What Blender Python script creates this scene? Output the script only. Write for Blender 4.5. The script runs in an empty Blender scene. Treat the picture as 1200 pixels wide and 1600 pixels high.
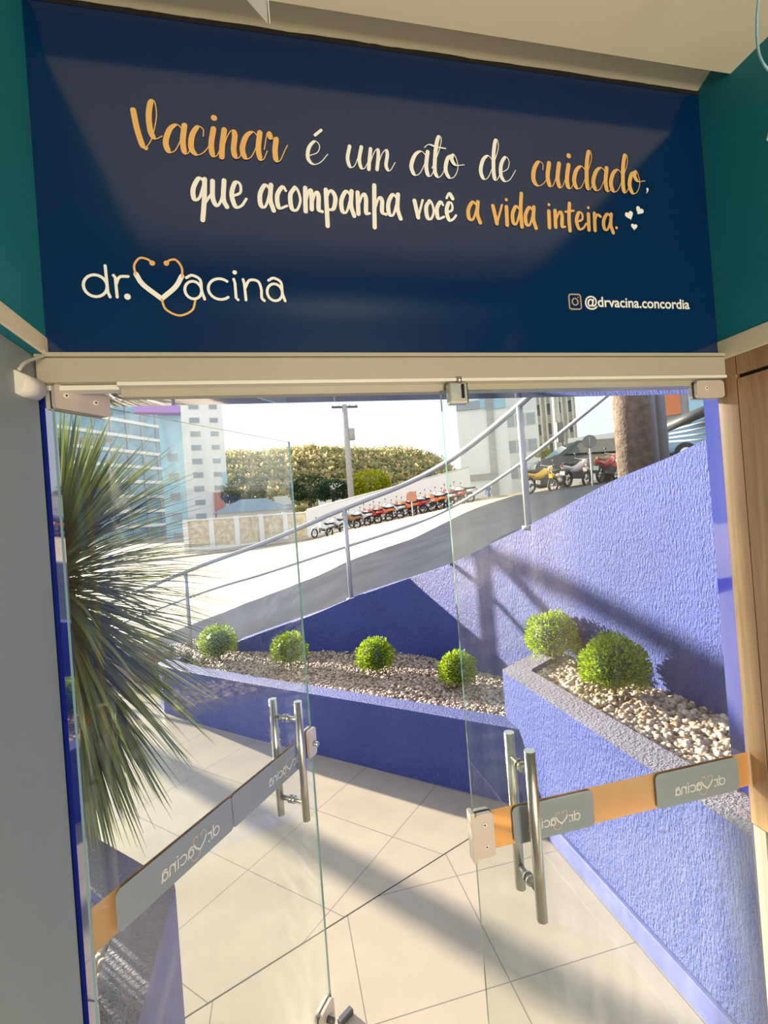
import bpy, bmesh, math, random
from mathutils import Vector, Matrix, noise
from mathutils.bvhtree import BVHTree
random.seed(7)
scn = bpy.context.scene
COL = scn.collection
PI = math.pi

# ------------------------------------------------------------------ camera
FPX, ROLL, PITCH, YAW = 743.9456, -0.0754, 0.0051, 0.2208
CAM = Vector((-0.3859, -1.0438, 1.7758))
_f = Vector((math.sin(YAW)*math.cos(PITCH), math.cos(YAW)*math.cos(PITCH), math.sin(PITCH)))
_r0 = Vector((math.cos(YAW), -math.sin(YAW), 0)); _u0 = _r0.cross(_f)
_r = math.cos(ROLL)*_r0 + math.sin(ROLL)*_u0
_u = -math.sin(ROLL)*_r0 + math.cos(ROLL)*_u0
cd = bpy.data.cameras.new('camera'); cam = bpy.data.objects.new('camera', cd); COL.objects.link(cam)
cd.sensor_fit = 'HORIZONTAL'; cd.sensor_width = 36.0; cd.lens = FPX/1200*36.0
cd.clip_start = 0.02; cd.clip_end = 2000
m4 = Matrix((( _r.x, _u.x, -_f.x, CAM.x), (_r.y, _u.y, -_f.y, CAM.y), (_r.z, _u.z, -_f.z, CAM.z), (0, 0, 0, 1)))
cam.matrix_world = m4
scn.camera = cam

# ------------------------------------------------------------------ light
SUN_DIR = Vector((-0.60, 0.76, 0.25)).normalized()          # towards the sun
world = bpy.data.worlds.new('sky'); scn.world = world; world.use_nodes = True
wn = world.node_tree.nodes; wl = world.node_tree.links
bgn = wn['Background']; bgn.inputs['Color'].default_value = (0.88, 0.94, 1.0, 1); bgn.inputs['Strength'].default_value = 1.30
sd = bpy.data.lights.new('sun', 'SUN'); sun = bpy.data.objects.new('sun', sd); COL.objects.link(sun)
sd.energy = 22.0; sd.angle = math.radians(0.7); sd.color = (1.0, 0.89, 0.72)
sun.rotation_euler = SUN_DIR.to_track_quat('Z', 'Y').to_euler(); sun.location = (-6, 8, 8)
def area(name, loc, aim, sx, sy, power, color):
    l = bpy.data.lights.new(name, 'AREA'); l.shape = 'RECTANGLE'; l.size = sx; l.size_y = sy; l.energy = power; l.color = color
    o = bpy.data.objects.new(name, l); COL.objects.link(o); o.location = loc
    o.rotation_euler = (Vector(aim)-Vector(loc)).to_track_quat('-Z', 'Y').to_euler()
    return o
area('corridor_ceiling_light', (0.0, -3.0, 2.35), (0.0, -2.6, 0.0), 1.1, 0.9, 30, (1.0, 0.86, 0.66))
area('interior_fill_light', (0.35, -4.0, 1.3), (-0.3, 0.0, 2.8), 0.8, 1.3, 140, (1.0, 0.86, 0.64))  # added fill for the ceiling and teal walls, stands in for room light
scn.view_settings.view_transform = 'Standard'; scn.view_settings.look = 'None'
scn.view_settings.exposure = 0.0; scn.view_settings.gamma = 1.0; scn.view_settings.use_curve_mapping = False
scn.cycles.transparent_max_bounces = 24
scn.cycles.max_bounces = 10

def ray(px, py): return _f + (px-600)/FPX*_r - (py-800)/FPX*_u
def at(px, py, D): return CAM + ray(px, py)*D               # a point at a real distance D (m) along the view axis

# ------------------------------------------------------------------ materials
def newmat(name):
    m = bpy.data.materials.new(name); m.use_nodes = True
    nt = m.node_tree; return m, nt, nt.nodes['Principled BSDF']
def N(nt, t, **kw):
    n = nt.nodes.new(t)
    for k, v in kw.items():
        if k in n.inputs: n.inputs[k].default_value = v
        else: setattr(n, k, v)
    return n
def rgb(c): return (c[0], c[1], c[2], 1)
def mat(name, col, rough=0.5, metal=0.0, var=0.0, vscale=8.0, bump=0.0, bscale=60.0, stretch=(1,1,1), spec=0.5, coat=0.0, emit=None, col2=None, bdist=0.004):
    m, nt, b = newmat(name)
    b.inputs['Base Color'].default_value = rgb(col); b.inputs['Roughness'].default_value = rough
    b.inputs['Metallic'].default_value = metal; b.inputs['Specular IOR Level'].default_value = spec
    if coat: b.inputs['Coat Weight'].default_value = coat; b.inputs['Coat Roughness'].default_value = 0.03
    tc = N(nt, 'ShaderNodeTexCoord'); mp = N(nt, 'ShaderNodeMapping'); mp.inputs['Scale'].default_value = stretch
    nt.links.new(tc.outputs['Object'], mp.inputs['Vector'])
    if var or col2:
        nz = N(nt, 'ShaderNodeTexNoise', Scale=vscale, Detail=5.0); nt.links.new(mp.outputs[0], nz.inputs['Vector'])
        cr = N(nt, 'ShaderNodeValToRGB'); cr.color_ramp.elements[0].position = 0.35; cr.color_ramp.elements[1].position = 0.65
        c2 = col2 if col2 else [min(1, c*(1+var)) for c in col]
        c1 = col if col2 else [c*(1-var) for c in col]
        cr.color_ramp.elements[0].color = rgb(c1); cr.color_ramp.elements[1].color = rgb(c2)
        nt.links.new(nz.outputs['Fac'], cr.inputs['Fac']); nt.links.new(cr.outputs['Color'], b.inputs['Base Color'])
    if bump:
        nb = N(nt, 'ShaderNodeTexNoise', Scale=bscale, Detail=4.0); nt.links.new(mp.outputs[0], nb.inputs['Vector'])
        bp = N(nt, 'ShaderNodeBump', Strength=bump, Distance=bdist); nt.links.new(nb.outputs['Fac'], bp.inputs['Height'])
        nt.links.new(bp.outputs['Normal'], b.inputs['Normal'])
    if emit: b.inputs['Emission Color'].default_value = rgb(emit[0]); b.inputs['Emission Strength'].default_value = emit[1]
    return m

def glass_mat(name, tint, dirt):
    # clear pane: straight-through light plus a mirror term by Schlick's law, with a little dust that scatters light
    m = bpy.data.materials.new(name); m.use_nodes = True; nt = m.node_tree; nt.nodes.clear()
    out = N(nt, 'ShaderNodeOutputMaterial'); tr = N(nt, 'ShaderNodeBsdfTransparent'); tr.inputs['Color'].default_value = rgb(tint)
    gl = N(nt, 'ShaderNodeBsdfGlossy', Roughness=0.0); geo = N(nt, 'ShaderNodeNewGeometry')
    dot = N(nt, 'ShaderNodeVectorMath', operation='DOT_PRODUCT'); nt.links.new(geo.outputs['Incoming'], dot.inputs[0]); nt.links.new(geo.outputs['Normal'], dot.inputs[1])
    ab = N(nt, 'ShaderNodeMath', operation='ABSOLUTE'); nt.links.new(dot.outputs['Value'], ab.inputs[0])
    sb = N(nt, 'ShaderNodeMath', operation='SUBTRACT'); sb.inputs[0].default_value = 1.0; nt.links.new(ab.outputs[0], sb.inputs[1])
    pw = N(nt, 'ShaderNodeMath', operation='POWER'); nt.links.new(sb.outputs[0], pw.inputs[0]); pw.inputs[1].default_value = 5.0
    ma = N(nt, 'ShaderNodeMath', operation='MULTIPLY_ADD'); nt.links.new(pw.outputs[0], ma.inputs[0]); ma.inputs[1].default_value = 0.955; ma.inputs[2].default_value = 0.045
    mx = N(nt, 'ShaderNodeMixShader'); nt.links.new(ma.outputs[0], mx.inputs[0]); nt.links.new(tr.outputs[0], mx.inputs[1]); nt.links.new(gl.outputs[0], mx.inputs[2])
    df = N(nt, 'ShaderNodeBsdfDiffuse'); df.inputs['Color'].default_value = (0.8, 0.8, 0.78, 1)
    tl = N(nt, 'ShaderNodeBsdfTranslucent'); tl.inputs['Color'].default_value = (0.85, 0.85, 0.82, 1)
    dm = N(nt, 'ShaderNodeMixShader'); dm.inputs[0].default_value = 0.6; nt.links.new(df.outputs[0], dm.inputs[1]); nt.links.new(tl.outputs[0], dm.inputs[2])
    tc = N(nt, 'ShaderNodeTexCoord'); mp = N(nt, 'ShaderNodeMapping'); mp.inputs['Scale'].default_value = (9, 9, 1.6)
    nt.links.new(tc.outputs['Object'], mp.inputs[0]); nz = N(nt, 'ShaderNodeTexNoise', Scale=2.2, Detail=8.0, Roughness=0.7); nt.links.new(mp.outputs[0], nz.inputs['Vector'])
    mr = N(nt, 'ShaderNodeMapRange'); mr.inputs['From Min'].default_value = 0.4; mr.inputs['From Max'].default_value = 0.75
    mr.inputs['To Min'].default_value = dirt*0.35; mr.inputs['To Max'].default_value = dirt*1.8; nt.links.new(nz.outputs['Fac'], mr.inputs['Value'])
    mx2 = N(nt, 'ShaderNodeMixShader'); nt.links.new(mr.outputs[0], mx2.inputs[0]); nt.links.new(mx.outputs[0], mx2.inputs[1]); nt.links.new(dm.outputs[0], mx2.inputs[2])
    nt.links.new(mx2.outputs[0], out.inputs['Surface'])
    return m

def film_mat(name, col, alpha, trans=0.45):
    m = bpy.data.materials.new(name); m.use_nodes = True; nt = m.node_tree; nt.nodes.clear()
    out = N(nt, 'ShaderNodeOutputMaterial'); p = N(nt, 'ShaderNodeBsdfPrincipled', Roughness=0.25); p.inputs['Base Color'].default_value = rgb(col)
    tl = N(nt, 'ShaderNodeBsdfTranslucent'); tl.inputs['Color'].default_value = rgb(col)
    mx = N(nt, 'ShaderNodeMixShader'); mx.inputs[0].default_value = trans; nt.links.new(p.outputs[0], mx.inputs[1]); nt.links.new(tl.outputs[0], mx.inputs[2])
    tr = N(nt, 'ShaderNodeBsdfTransparent'); m2 = N(nt, 'ShaderNodeMixShader'); m2.inputs[0].default_value = alpha
    nt.links.new(tr.outputs[0], m2.inputs[1]); nt.links.new(mx.outputs[0], m2.inputs[2]); nt.links.new(m2.outputs[0], out.inputs['Surface'])
    return m

def stucco(name, col, strength=1.0, sc=1.0, rough=0.6, spec=0.6):
    m, nt, b = newmat(name)
    b.inputs['Roughness'].default_value = rough; b.inputs['Specular IOR Level'].default_value = spec
    geo = N(nt, 'ShaderNodeNewGeometry')
    mp = N(nt, 'ShaderNodeMapping'); mp.inputs['Scale'].default_value = (1, 1, 0.36); nt.links.new(geo.outputs['Position'], mp.inputs[0])
    n1 = N(nt, 'ShaderNodeTexNoise', Scale=62.0*sc, Detail=3.0, Roughness=0.6); nt.links.new(mp.outputs[0], n1.inputs['Vector'])
    n2 = N(nt, 'ShaderNodeTexNoise', Scale=170.0*sc, Detail=2.0); nt.links.new(mp.outputs[0], n2.inputs['Vector'])
    ad = N(nt, 'ShaderNodeMath', operation='MULTIPLY_ADD'); nt.links.new(n2.outputs['Fac'], ad.inputs[0]); ad.inputs[1].default_value = 0.35; nt.links.new(n1.outputs['Fac'], ad.inputs[2])
    bp = N(nt, 'ShaderNodeBump', Strength=strength, Distance=0.030); nt.links.new(ad.outputs[0], bp.inputs['Height']); nt.links.new(bp.outputs['Normal'], b.inputs['Normal'])
    n3 = N(nt, 'ShaderNodeTexNoise', Scale=2.5, Detail=6.0); nt.links.new(geo.outputs['Position'], n3.inputs['Vector'])
    cr = N(nt, 'ShaderNodeValToRGB'); cr.color_ramp.elements[0].position = 0.3; cr.color_ramp.elements[1].position = 0.7
    cr.color_ramp.elements[0].color = rgb([c*0.86 for c in col]); cr.color_ramp.elements[1].color = rgb([c*1.1 for c in col])
    nt.links.new(n3.outputs['Fac'], cr.inputs['Fac']); nt.links.new(cr.outputs['Color'], b.inputs['Base Color'])
    return m

def tile_mat(name, col, size, ang, ox, oy, groutw=0.0022):
    # large porcelain tiles: grid lines every <size> m, turned by <ang>
    m, nt, b = newmat(name); b.inputs['Roughness'].default_value = 0.30
    geo = N(nt, 'ShaderNodeNewGeometry'); mp = N(nt, 'ShaderNodeMapping', vector_type='TEXTURE')
    mp.inputs['Location'].default_value = (ox, oy, 0); mp.inputs['Rotation'].default_value = (0, 0, ang); mp.inputs['Scale'].default_value = (size, size, 1)
    nt.links.new(geo.outputs['Position'], mp.inputs[0]); sp = N(nt, 'ShaderNodeSeparateXYZ'); nt.links.new(mp.outputs[0], sp.inputs[0])
    masks = []
    for ax in ('X', 'Y'):
        fr = N(nt, 'ShaderNodeMath', operation='FRACT'); nt.links.new(sp.outputs[ax], fr.inputs[0])
        s5 = N(nt, 'ShaderNodeMath', operation='SUBTRACT'); nt.links.new(fr.outputs[0], s5.inputs[0]); s5.inputs[1].default_value = 0.5
        a = N(nt, 'ShaderNodeMath', operation='ABSOLUTE'); nt.links.new(s5.outputs[0], a.inputs[0])
        g = N(nt, 'ShaderNodeMath', operation='GREATER_THAN'); nt.links.new(a.outputs[0], g.inputs[0]); g.inputs[1].default_value = 0.5-groutw/size
        masks.append(g)
    mm = N(nt, 'ShaderNodeMath', operation='MAXIMUM'); nt.links.new(masks[0].outputs[0], mm.inputs[0]); nt.links.new(masks[1].outputs[0], mm.inputs[1])
    nz = N(nt, 'ShaderNodeTexNoise', Scale=3.0, Detail=8.0, Roughness=0.65); nt.links.new(geo.outputs['Position'], nz.inputs['Vector'])
    cr = N(nt, 'ShaderNodeValToRGB'); cr.color_ramp.elements[0].position = 0.3; cr.color_ramp.elements[1].position = 0.7
    cr.color_ramp.elements[0].color = rgb([c*0.88 for c in col]); cr.color_ramp.elements[1].color = rgb([min(1, c*1.06) for c in col])
    nt.links.new(nz.outputs['Fac'], cr.inputs['Fac'])
    mx = N(nt, 'ShaderNodeMix', data_type='RGBA'); nt.links.new(mm.outputs[0], mx.inputs[0]); nt.links.new(cr.outputs['Color'], mx.inputs[6]); mx.inputs[7].default_value = (0.16, 0.14, 0.13, 1)
    nt.links.new(mx.outputs[2], b.inputs['Base Color'])
    return m

def wood_mat(name):
    m, nt, b = newmat(name); b.inputs['Roughness'].default_value = 0.45
    geo = N(nt, 'ShaderNodeNewGeometry'); mp = N(nt, 'ShaderNodeMapping'); mp.inputs['Scale'].default_value = (9, 9, 0.8); nt.links.new(geo.outputs['Position'], mp.inputs[0])
    n1 = N(nt, 'ShaderNodeTexNoise', Scale=3.0, Detail=9.0, Roughness=0.62, Distortion=0.8); nt.links.new(mp.outputs[0], n1.inputs['Vector'])
    cr = N(nt, 'ShaderNodeValToRGB'); e = cr.color_ramp.elements; e[0].position = 0.3; e[0].color = (0.27, 0.155, 0.07, 1); e[1].position = 0.72; e[1].color = (0.47, 0.30, 0.155, 1)
    x = cr.color_ramp.elements.new(0.5); x.color = (0.36, 0.22, 0.105, 1)
    nt.links.new(n1.outputs['Fac'], cr.inputs['Fac']); nt.links.new(cr.outputs['Color'], b.inputs['Base Color'])
    return m

BLUE = (0.050, 0.075, 0.34)
M = dict(
    ceiling=mat('cream_ceiling_paint', (0.78, 0.72, 0.58), 0.8),
    teal=mat('teal_paint', (0.0, 0.19, 0.235), 0.55, var=0.05, vscale=3),
    darkteal=mat('dark_teal_ceiling', (0.004, 0.03, 0.04), 0.8),
    brickred=mat('brown_brick', (0.30, 0.17, 0.11), 0.9, var=0.25, vscale=12),
    cream=mat('cream_trim_paint', (0.74, 0.66, 0.52), 0.6),
    greywall=mat('pale_grey_paint', (0.225, 0.265, 0.275), 0.5, var=0.04, vscale=2),
    beige=mat('beige_aluminium', (0.36, 0.335, 0.27), 0.42, var=0.03, vscale=4),
    navy=mat('navy_print', (0.001, 0.016, 0.075), 0.14, coat=0.0, spec=1.0),
    gold=mat('gold_print', (0.72, 0.42, 0.13), 0.4),
    white=mat('white_print', (0.80, 0.80, 0.76), 0.4),
    wood=wood_mat('oak_laminate'), dark=mat('dark_gap', (0.012, 0.009, 0.008), 0.8),
    glass=glass_mat('clear_door_glass', (0.945, 0.968, 0.955), 0.024),
    glass_edge=mat('green_glass_edge', (0.13, 0.27, 0.25), 0.12, spec=0.6),
    glass2=mat('clear_glass_rod', (0.7, 0.8, 0.85), 0.1),
    steel=mat('brushed_steel', (0.62, 0.61, 0.57), 0.30, metal=1.0, bump=0.05, bscale=200),
    satin=mat('satin_nickel', (0.60, 0.53, 0.48), 0.38, metal=0.35),
    screw=mat('dark_socket', (0.02, 0.02, 0.02), 0.9, spec=0.1), rubber=mat('black_rubber', (0.015, 0.015, 0.017), 0.6),
    orange=film_mat('orange_vinyl', (0.80, 0.47, 0.19), 0.94), greyfilm=film_mat('grey_vinyl', (0.36, 0.42, 0.48), 0.88, 0.35),
    whitefilm=film_mat('white_vinyl', (0.9, 0.9, 0.9), 1.0), goldfilm=film_mat('pale_gold_vinyl', (0.85, 0.62, 0.45), 1.0),
    blue=stucco('blue_stucco', BLUE, 1.0, 1.5), bluesmooth=mat('smooth_blue_render', (0.085, 0.10, 0.34), 0.5, var=0.15, vscale=20, bump=0.2, bscale=80),
    bluegloss=mat('glossy_blue_panel', (0.005, 0.012, 0.19), 0.04, spec=1.0, coat=1.0),
    concrete_rim=stucco('weathered_lilac_render', (0.34, 0.32, 0.40), 1.1, 1.1, 0.85, 0.3),
    tileA=tile_mat('cream_tile_diagonal', (0.60, 0.55, 0.48), 0.5445, PI/4, 0.7*0.5*0, 0.0), tileB=None,
    street=mat('shade_toned_asphalt', (0.026, 0.033, 0.050), 0.95, spec=0.08, col2=(0.042, 0.050, 0.070), vscale=1.2, bump=0.4, bscale=30),  # dark bluish tone stands in for shade on the near street
    pave=mat('pale_paving_sunlit_lane', (0.42, 0.35, 0.27), 0.85, var=0.12, vscale=0.6),  # on the street lane this pale tone stands in for sunlight
    rail=mat('grey_painted_steel', (0.38, 0.40, 0.43), 0.4, metal=0.25),
    bark=mat('brown_bark', (0.16, 0.10, 0.06), 0.9, bump=0.8, bscale=40), leafdead=mat('dry_leaf', (0.35, 0.22, 0.12), 0.8),
    pillar=mat('rough_brown_pillar', (0.20, 0.145, 0.11), 0.9, var=0.3, vscale=18, bump=0.9, bscale=45, bdist=0.01),
    whitewall=mat('white_render', (0.86, 0.85, 0.82), 0.8), offwhite=mat('off_white_render', (0.66, 0.64, 0.58), 0.8, var=0.08),
    palewin=mat('pale_window_glass', (0.35, 0.40, 0.44), 0.15), bluewall=mat('pale_blue_cladding', (0.40, 0.62, 0.72), 0.3),
    glassblue=mat('blue_curtain_glass', (0.26, 0.42, 0.54), 0.12, spec=0.8, var=0.2, vscale=0.3), darkwin=mat('dark_window', (0.05, 0.055, 0.06), 0.2),
    brick=mat('yellow_brick_lattice', (0.60, 0.48, 0.28), 0.9, col2=(0.80, 0.74, 0.58), vscale=3), roofblue=mat('grey_blue_roof', (0.22, 0.30, 0.34), 0.7, var=0.2),
    purple=mat('lilac_awning', (0.45, 0.30, 0.62), 0.6), terracotta=mat('terracotta', (0.55, 0.24, 0.14), 0.8),
    polec=mat('grey_concrete_pole', (0.40, 0.39, 0.37), 0.9, var=0.1), sign=mat('grey_sign_back', (0.20, 0.19, 0.17), 0.6), tan=mat('tan_facade', (0.50, 0.44, 0.33), 0.8, var=0.15, vscale=1),
    carwhite=mat('white_car_paint', (0.80, 0.82, 0.84), 0.2, coat=0.8), cardark=mat('dark_van_paint', (0.02, 0.025, 0.03), 0.15, coat=0.9), carblue=mat('pale_blue_car_paint', (0.28, 0.46, 0.62), 0.15, coat=0.9),
    carglass=mat('car_window', (0.03, 0.05, 0.06), 0.05, spec=0.9), taillight=mat('red_lens', (0.5, 0.01, 0.01), 0.2), yellow=mat('yellow_plastic', (0.85, 0.50, 0.02), 0.3, coat=0.5),
    red=mat('red_plastic', (0.55, 0.03, 0.04), 0.3, coat=0.5), orangep=mat('orange_plastic', (0.75, 0.20, 0.06), 0.35), bikewhite=mat('pale_plastic', (0.6, 0.66, 0.68), 0.3), brownseat=mat('tan_seat', (0.30, 0.17, 0.08), 0.6),
    chrome=mat('chrome', (0.75, 0.75, 0.75), 0.15, metal=1.0), cloth=mat('blue_clothes', (0.15, 0.2, 0.45), 0.9), skin=mat('skin', (0.5, 0.32, 0.22), 0.6),
    plastic=mat('off_white_plastic', (0.66, 0.65, 0.60), 0.4), cable=mat('pale_blue_cable', (0.25, 0.42, 0.55), 0.35), cableg=mat('grey_cable', (0.45, 0.45, 0.42), 0.5),
    frost=film_mat('frosted_acrylic', (0.85, 0.85, 0.82), 0.5), mesh=mat('dark_steel', (0.10, 0.10, 0.11), 0.5, metal=0.5),
)
M['tileA'] = tile_mat('cream_tile_diagonal', (0.38, 0.335, 0.265), 0.5445, PI/4, 0.105, 1.545)
M['tileB'] = tile_mat('cream_tile_square', (0.38, 0.335, 0.265), 0.545, 0.0, -0.209, 0.626)
def leaf_mat(name, c1, c2, c3=None, tr=0.3):
    m, nt, b = newmat(name); b.inputs['Roughness'].default_value = 0.45
    geo = N(nt, 'ShaderNodeNewGeometry'); cr = N(nt, 'ShaderNodeValToRGB'); e = cr.color_ramp.elements
    e[0].color = rgb(c1); e[1].color = rgb(c2)
    if c3: x = e.new(0.85); x.color = rgb(c3); 
    nt.links.new(geo.outputs['Random Per Island'], cr.inputs['Fac']); nt.links.new(cr.outputs['Color'], b.inputs['Base Color'])
    tl = N(nt, 'ShaderNodeBsdfTranslucent'); nt.links.new(cr.outputs['Color'], tl.inputs['Color'])
    mx = N(nt, 'ShaderNodeMixShader'); mx.inputs[0].default_value = tr; nt.links.new(b.outputs[0], mx.inputs[1]); nt.links.new(tl.outputs[0], mx.inputs[2])
    nt.links.new(mx.outputs[0], nt.nodes['Material Output'].inputs['Surface'])
    return m
M['boxwood'] = leaf_mat('boxwood_leaves', (0.09, 0.20, 0.008), (0.26, 0.42, 0.015), (0.50, 0.60, 0.03), 0.45)
M['yucca'] = leaf_mat('yucca_blades', (0.04, 0.075, 0.05), (0.10, 0.15, 0.08), (0.32, 0.36, 0.08), 0.25)
M['aloe'] = leaf_mat('grey_green_blades', (0.08, 0.10, 0.08), (0.16, 0.18, 0.14), None, 0.2)
M['pebble'] = leaf_mat('river_pebbles', (0.24, 0.14, 0.07), (0.52, 0.39, 0.23), (0.68, 0.60, 0.46), 0.0)
M['gravel'] = leaf_mat('brown_gravel', (0.17, 0.10, 0.075), (0.40, 0.28, 0.21), (0.55, 0.47, 0.38), 0.0)
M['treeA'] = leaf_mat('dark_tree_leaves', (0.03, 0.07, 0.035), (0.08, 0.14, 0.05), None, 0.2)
M['treeB'] = leaf_mat('yellow_tree_leaves', (0.30, 0.34, 0.01), (0.62, 0.60, 0.03), None, 0.3)
M['hill'] = leaf_mat('hill_woodland', (0.20, 0.30, 0.14), (0.52, 0.52, 0.20), (0.75, 0.55, 0.28), 0.3)

# ------------------------------------------------------------------ helpers
def obj(name, bm, m, parent=None, smooth=False, mats=None):
    me = bpy.data.meshes.new(name); bm.normal_update(); bm.to_mesh(me); bm.free()
    for x in (mats or [m]): me.materials.append(x)
    if smooth:
        for p in me.polygons: p.use_smooth = True
    o = bpy.data.objects.new(name, me); COL.objects.link(o)
    if parent: o.parent = parent
    return o
def tag(o, label=None, cat=None, group=None, kind=None):
    if label: o['label'] = label
    if cat: o['category'] = cat
    if group: o['group'] = group
    if kind: o['kind'] = kind
    return o
def thing(name, label, cat, loc=(0,0,0), rz=0.0, group=None, kind=None):
    o = bpy.data.objects.new(name, None); COL.objects.link(o); o.location = loc; o.rotation_euler = (0, 0, rz); o.empty_display_size = 0.1
    return tag(o, label, cat, group, kind)
def copy_tree(o, parent=None):
    c = o.copy(); COL.objects.link(c); c.parent = parent
    for ch in o.children: copy_tree(ch, c)
    return c
def B(): return bmesh.new()
def box(bm, a, b, bev=0.0, mi=0):
    x0, y0, z0 = a; x1, y1, z1 = b
    t = bmesh.new(); bmesh.ops.create_cube(t, size=1.0)
    for v in t.verts: v.co = Vector(((x0+x1)/2+v.co.x*(x1-x0), (y0+y1)/2+v.co.y*(y1-y0), (z0+z1)/2+v.co.z*(z1-z0)))
    if bev: bmesh.ops.bevel(t, geom=list(t.edges), offset=bev, segments=2, affect='EDGES', profile=0.5)
    merge(bm, t, mi); return bm
def merge(bm, t, mi=0, mtx=None):
    if mtx: t.transform(mtx)
    vm = {v: bm.verts.new(v.co) for v in t.verts}
    for f in t.faces:
        try: nf = bm.faces.new([vm[v] for v in f.verts]); nf.material_index = mi; nf.smooth = f.smooth
        except ValueError: pass
    t.free()
def cyl(bm, a, b, r, r2=None, seg=16, cap=True, mi=0):
    a = Vector(a); b = Vector(b); d = b-a; r2 = r if r2 is None else r2
    q = d.to_track_quat('Z', 'Y'); ra = []; rb = []
    for i in range(seg):
        t = 2*PI*i/seg; p = q @ Vector((math.cos(t), math.sin(t), 0))
        ra.append(bm.verts.new(a+p*r)); rb.append(bm.verts.new(b+p*r2))
    for i in range(seg):
        f = bm.faces.new((ra[i], ra[(i+1)%seg], rb[(i+1)%seg], rb[i])); f.smooth = True; f.material_index = mi
    if cap:
        f = bm.faces.new(ra[::-1]); f.material_index = mi; f = bm.faces.new(rb); f.material_index = mi
    return bm
def tube(bm, pts, r, seg=10, mi=0):
    pts = [Vector(p) for p in pts]; rings = []
    for i, p in enumerate(pts):
        d = (pts[min(i+1, len(pts)-1)]-pts[max(i-1, 0)]).normalized(); q = d.to_track_quat('Z', 'Y')
        rr = r(i/(len(pts)-1)) if callable(r) else r
        rings.append([bm.verts.new(p+(q @ Vector((math.cos(2*PI*k/seg), math.sin(2*PI*k/seg), 0)))*rr) for k in range(seg)])
    for A_, B_ in zip(rings, rings[1:]):
        # match ring phase
        best = min(range(seg), key=lambda s: (A_[0].co-B_[s].co).length)
        for k in range(seg):
            f = bm.faces.new((A_[k], A_[(k+1)%seg], B_[(k+1+best)%seg], B_[(k+best)%seg])); f.smooth = True; f.material_index = mi
    bm.faces.new(rings[0][::-1]); bm.faces.new([rings[-1][k] for k in range(seg)])
    return bm
def ball(bm, c, r, sub=2, sc=(1,1,1), mi=0, rot=None, jit=0.0):
    t = bmesh.new(); bmesh.ops.create_icosphere(t, subdivisions=sub, radius=1.0)
    for v in t.verts:
        k = 1+random.uniform(-jit, jit)
        p = Vector((v.co.x*sc[0]*r*k, v.co.y*sc[1]*r*k, v.co.z*sc[2]*r*k))
        if rot: p = rot @ p
        v.co = p+Vector(c)
    for f in t.faces: f.smooth = True
    merge(bm, t, mi); return bm
def prism(bm, poly, z0, z1, mi=0):
    lo = [bm.verts.new((p[0], p[1], z0)) for p in poly]; hi = [bm.verts.new((p[0], p[1], z1)) for p in poly]; n = len(poly)
    for i in range(n):
        f = bm.faces.new((lo[i], lo[(i+1)%n], hi[(i+1)%n], hi[i])); f.material_index = mi
    bm.faces.new(lo[::-1]).material_index = mi; bm.faces.new(hi).material_index = mi
    bmesh.ops.recalc_face_normals(bm, faces=bm.faces)
    return bm
def cr_spline(pts, n=10):
    P = [Vector(p) for p in pts]
    if len(P) < 3: return [P[0].lerp(P[-1], i/n) for i in range(n+1)] if len(P) == 2 else P
    P = [2*P[0]-P[1]]+P+[2*P[-1]-P[-2]]; out = []
    for i in range(1, len(P)-2):
        a, b, c, d = P[i-1:i+3]
        for k in range(n):
            t = k/n; out.append(0.5*((2*b)+(c-a)*t+(2*a-5*b+4*c-d)*t*t+(3*b-a-3*c+d)*t**3))
    out.append(P[-2]); return out
def structure(name, bm, m, parent=None, label=None, **k):
    o = obj(name, bm, m, parent, **k)
    if not parent: o['kind'] = 'structure'
    if label: o['label'] = label
    return o

# ------------------------------------------------------------------ floor and patio
def poly_face(pts, z=0.0):
    bm = B(); bm.faces.new([bm.verts.new((p[0], p[1], z)) for p in pts]); bmesh.ops.recalc_face_normals(bm, faces=bm.faces)
    if bm.faces[:][0].normal.z < 0: bmesh.ops.reverse_faces(bm, faces=bm.faces[:])
    return bm
fy = lambda x: 1.195+0.41*x
def slabfloor(pts, z0=-0.08, z1=0.0):
    bm = B(); prism(bm, pts, z0, z1); return bm
structure('floor', slabfloor([(-1.6, 0.0), (1.3, 0.0), (1.3, fy(1.3)), (-1.6, fy(-1.6))]), M['tileB'], label='cream square floor tiles just outside the glass door')
structure('trim_1', slabfloor([(-1.6, fy(-1.6)), (1.3, fy(1.3)), (1.3, 2.3), (-1.6, 4.6), (-6.0, 9.0), (-6.0, -0.1+0.6)]), M['tileA'], label='diagonal cream tiled patio in front of the long blue planter')
bm = B(); _v = [bm.verts.new((x, fy(x)+o, 0.0006)) for x, o in ((-1.6, -.0028), (0.884, -.0028), (0.884, .0028), (-1.6, .0028))]; bm.faces.new(_v)
structure('trim_24', bm, M['dark'], label='dark grout line where the diagonal and square tiles meet')
structure('trim_2', slabfloor([(-0.80, -6.0), (0.80, -6.0), (0.80, 0.0), (-0.80, 0.0)]), M['tileB'], label='indoor tiled floor')

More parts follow.
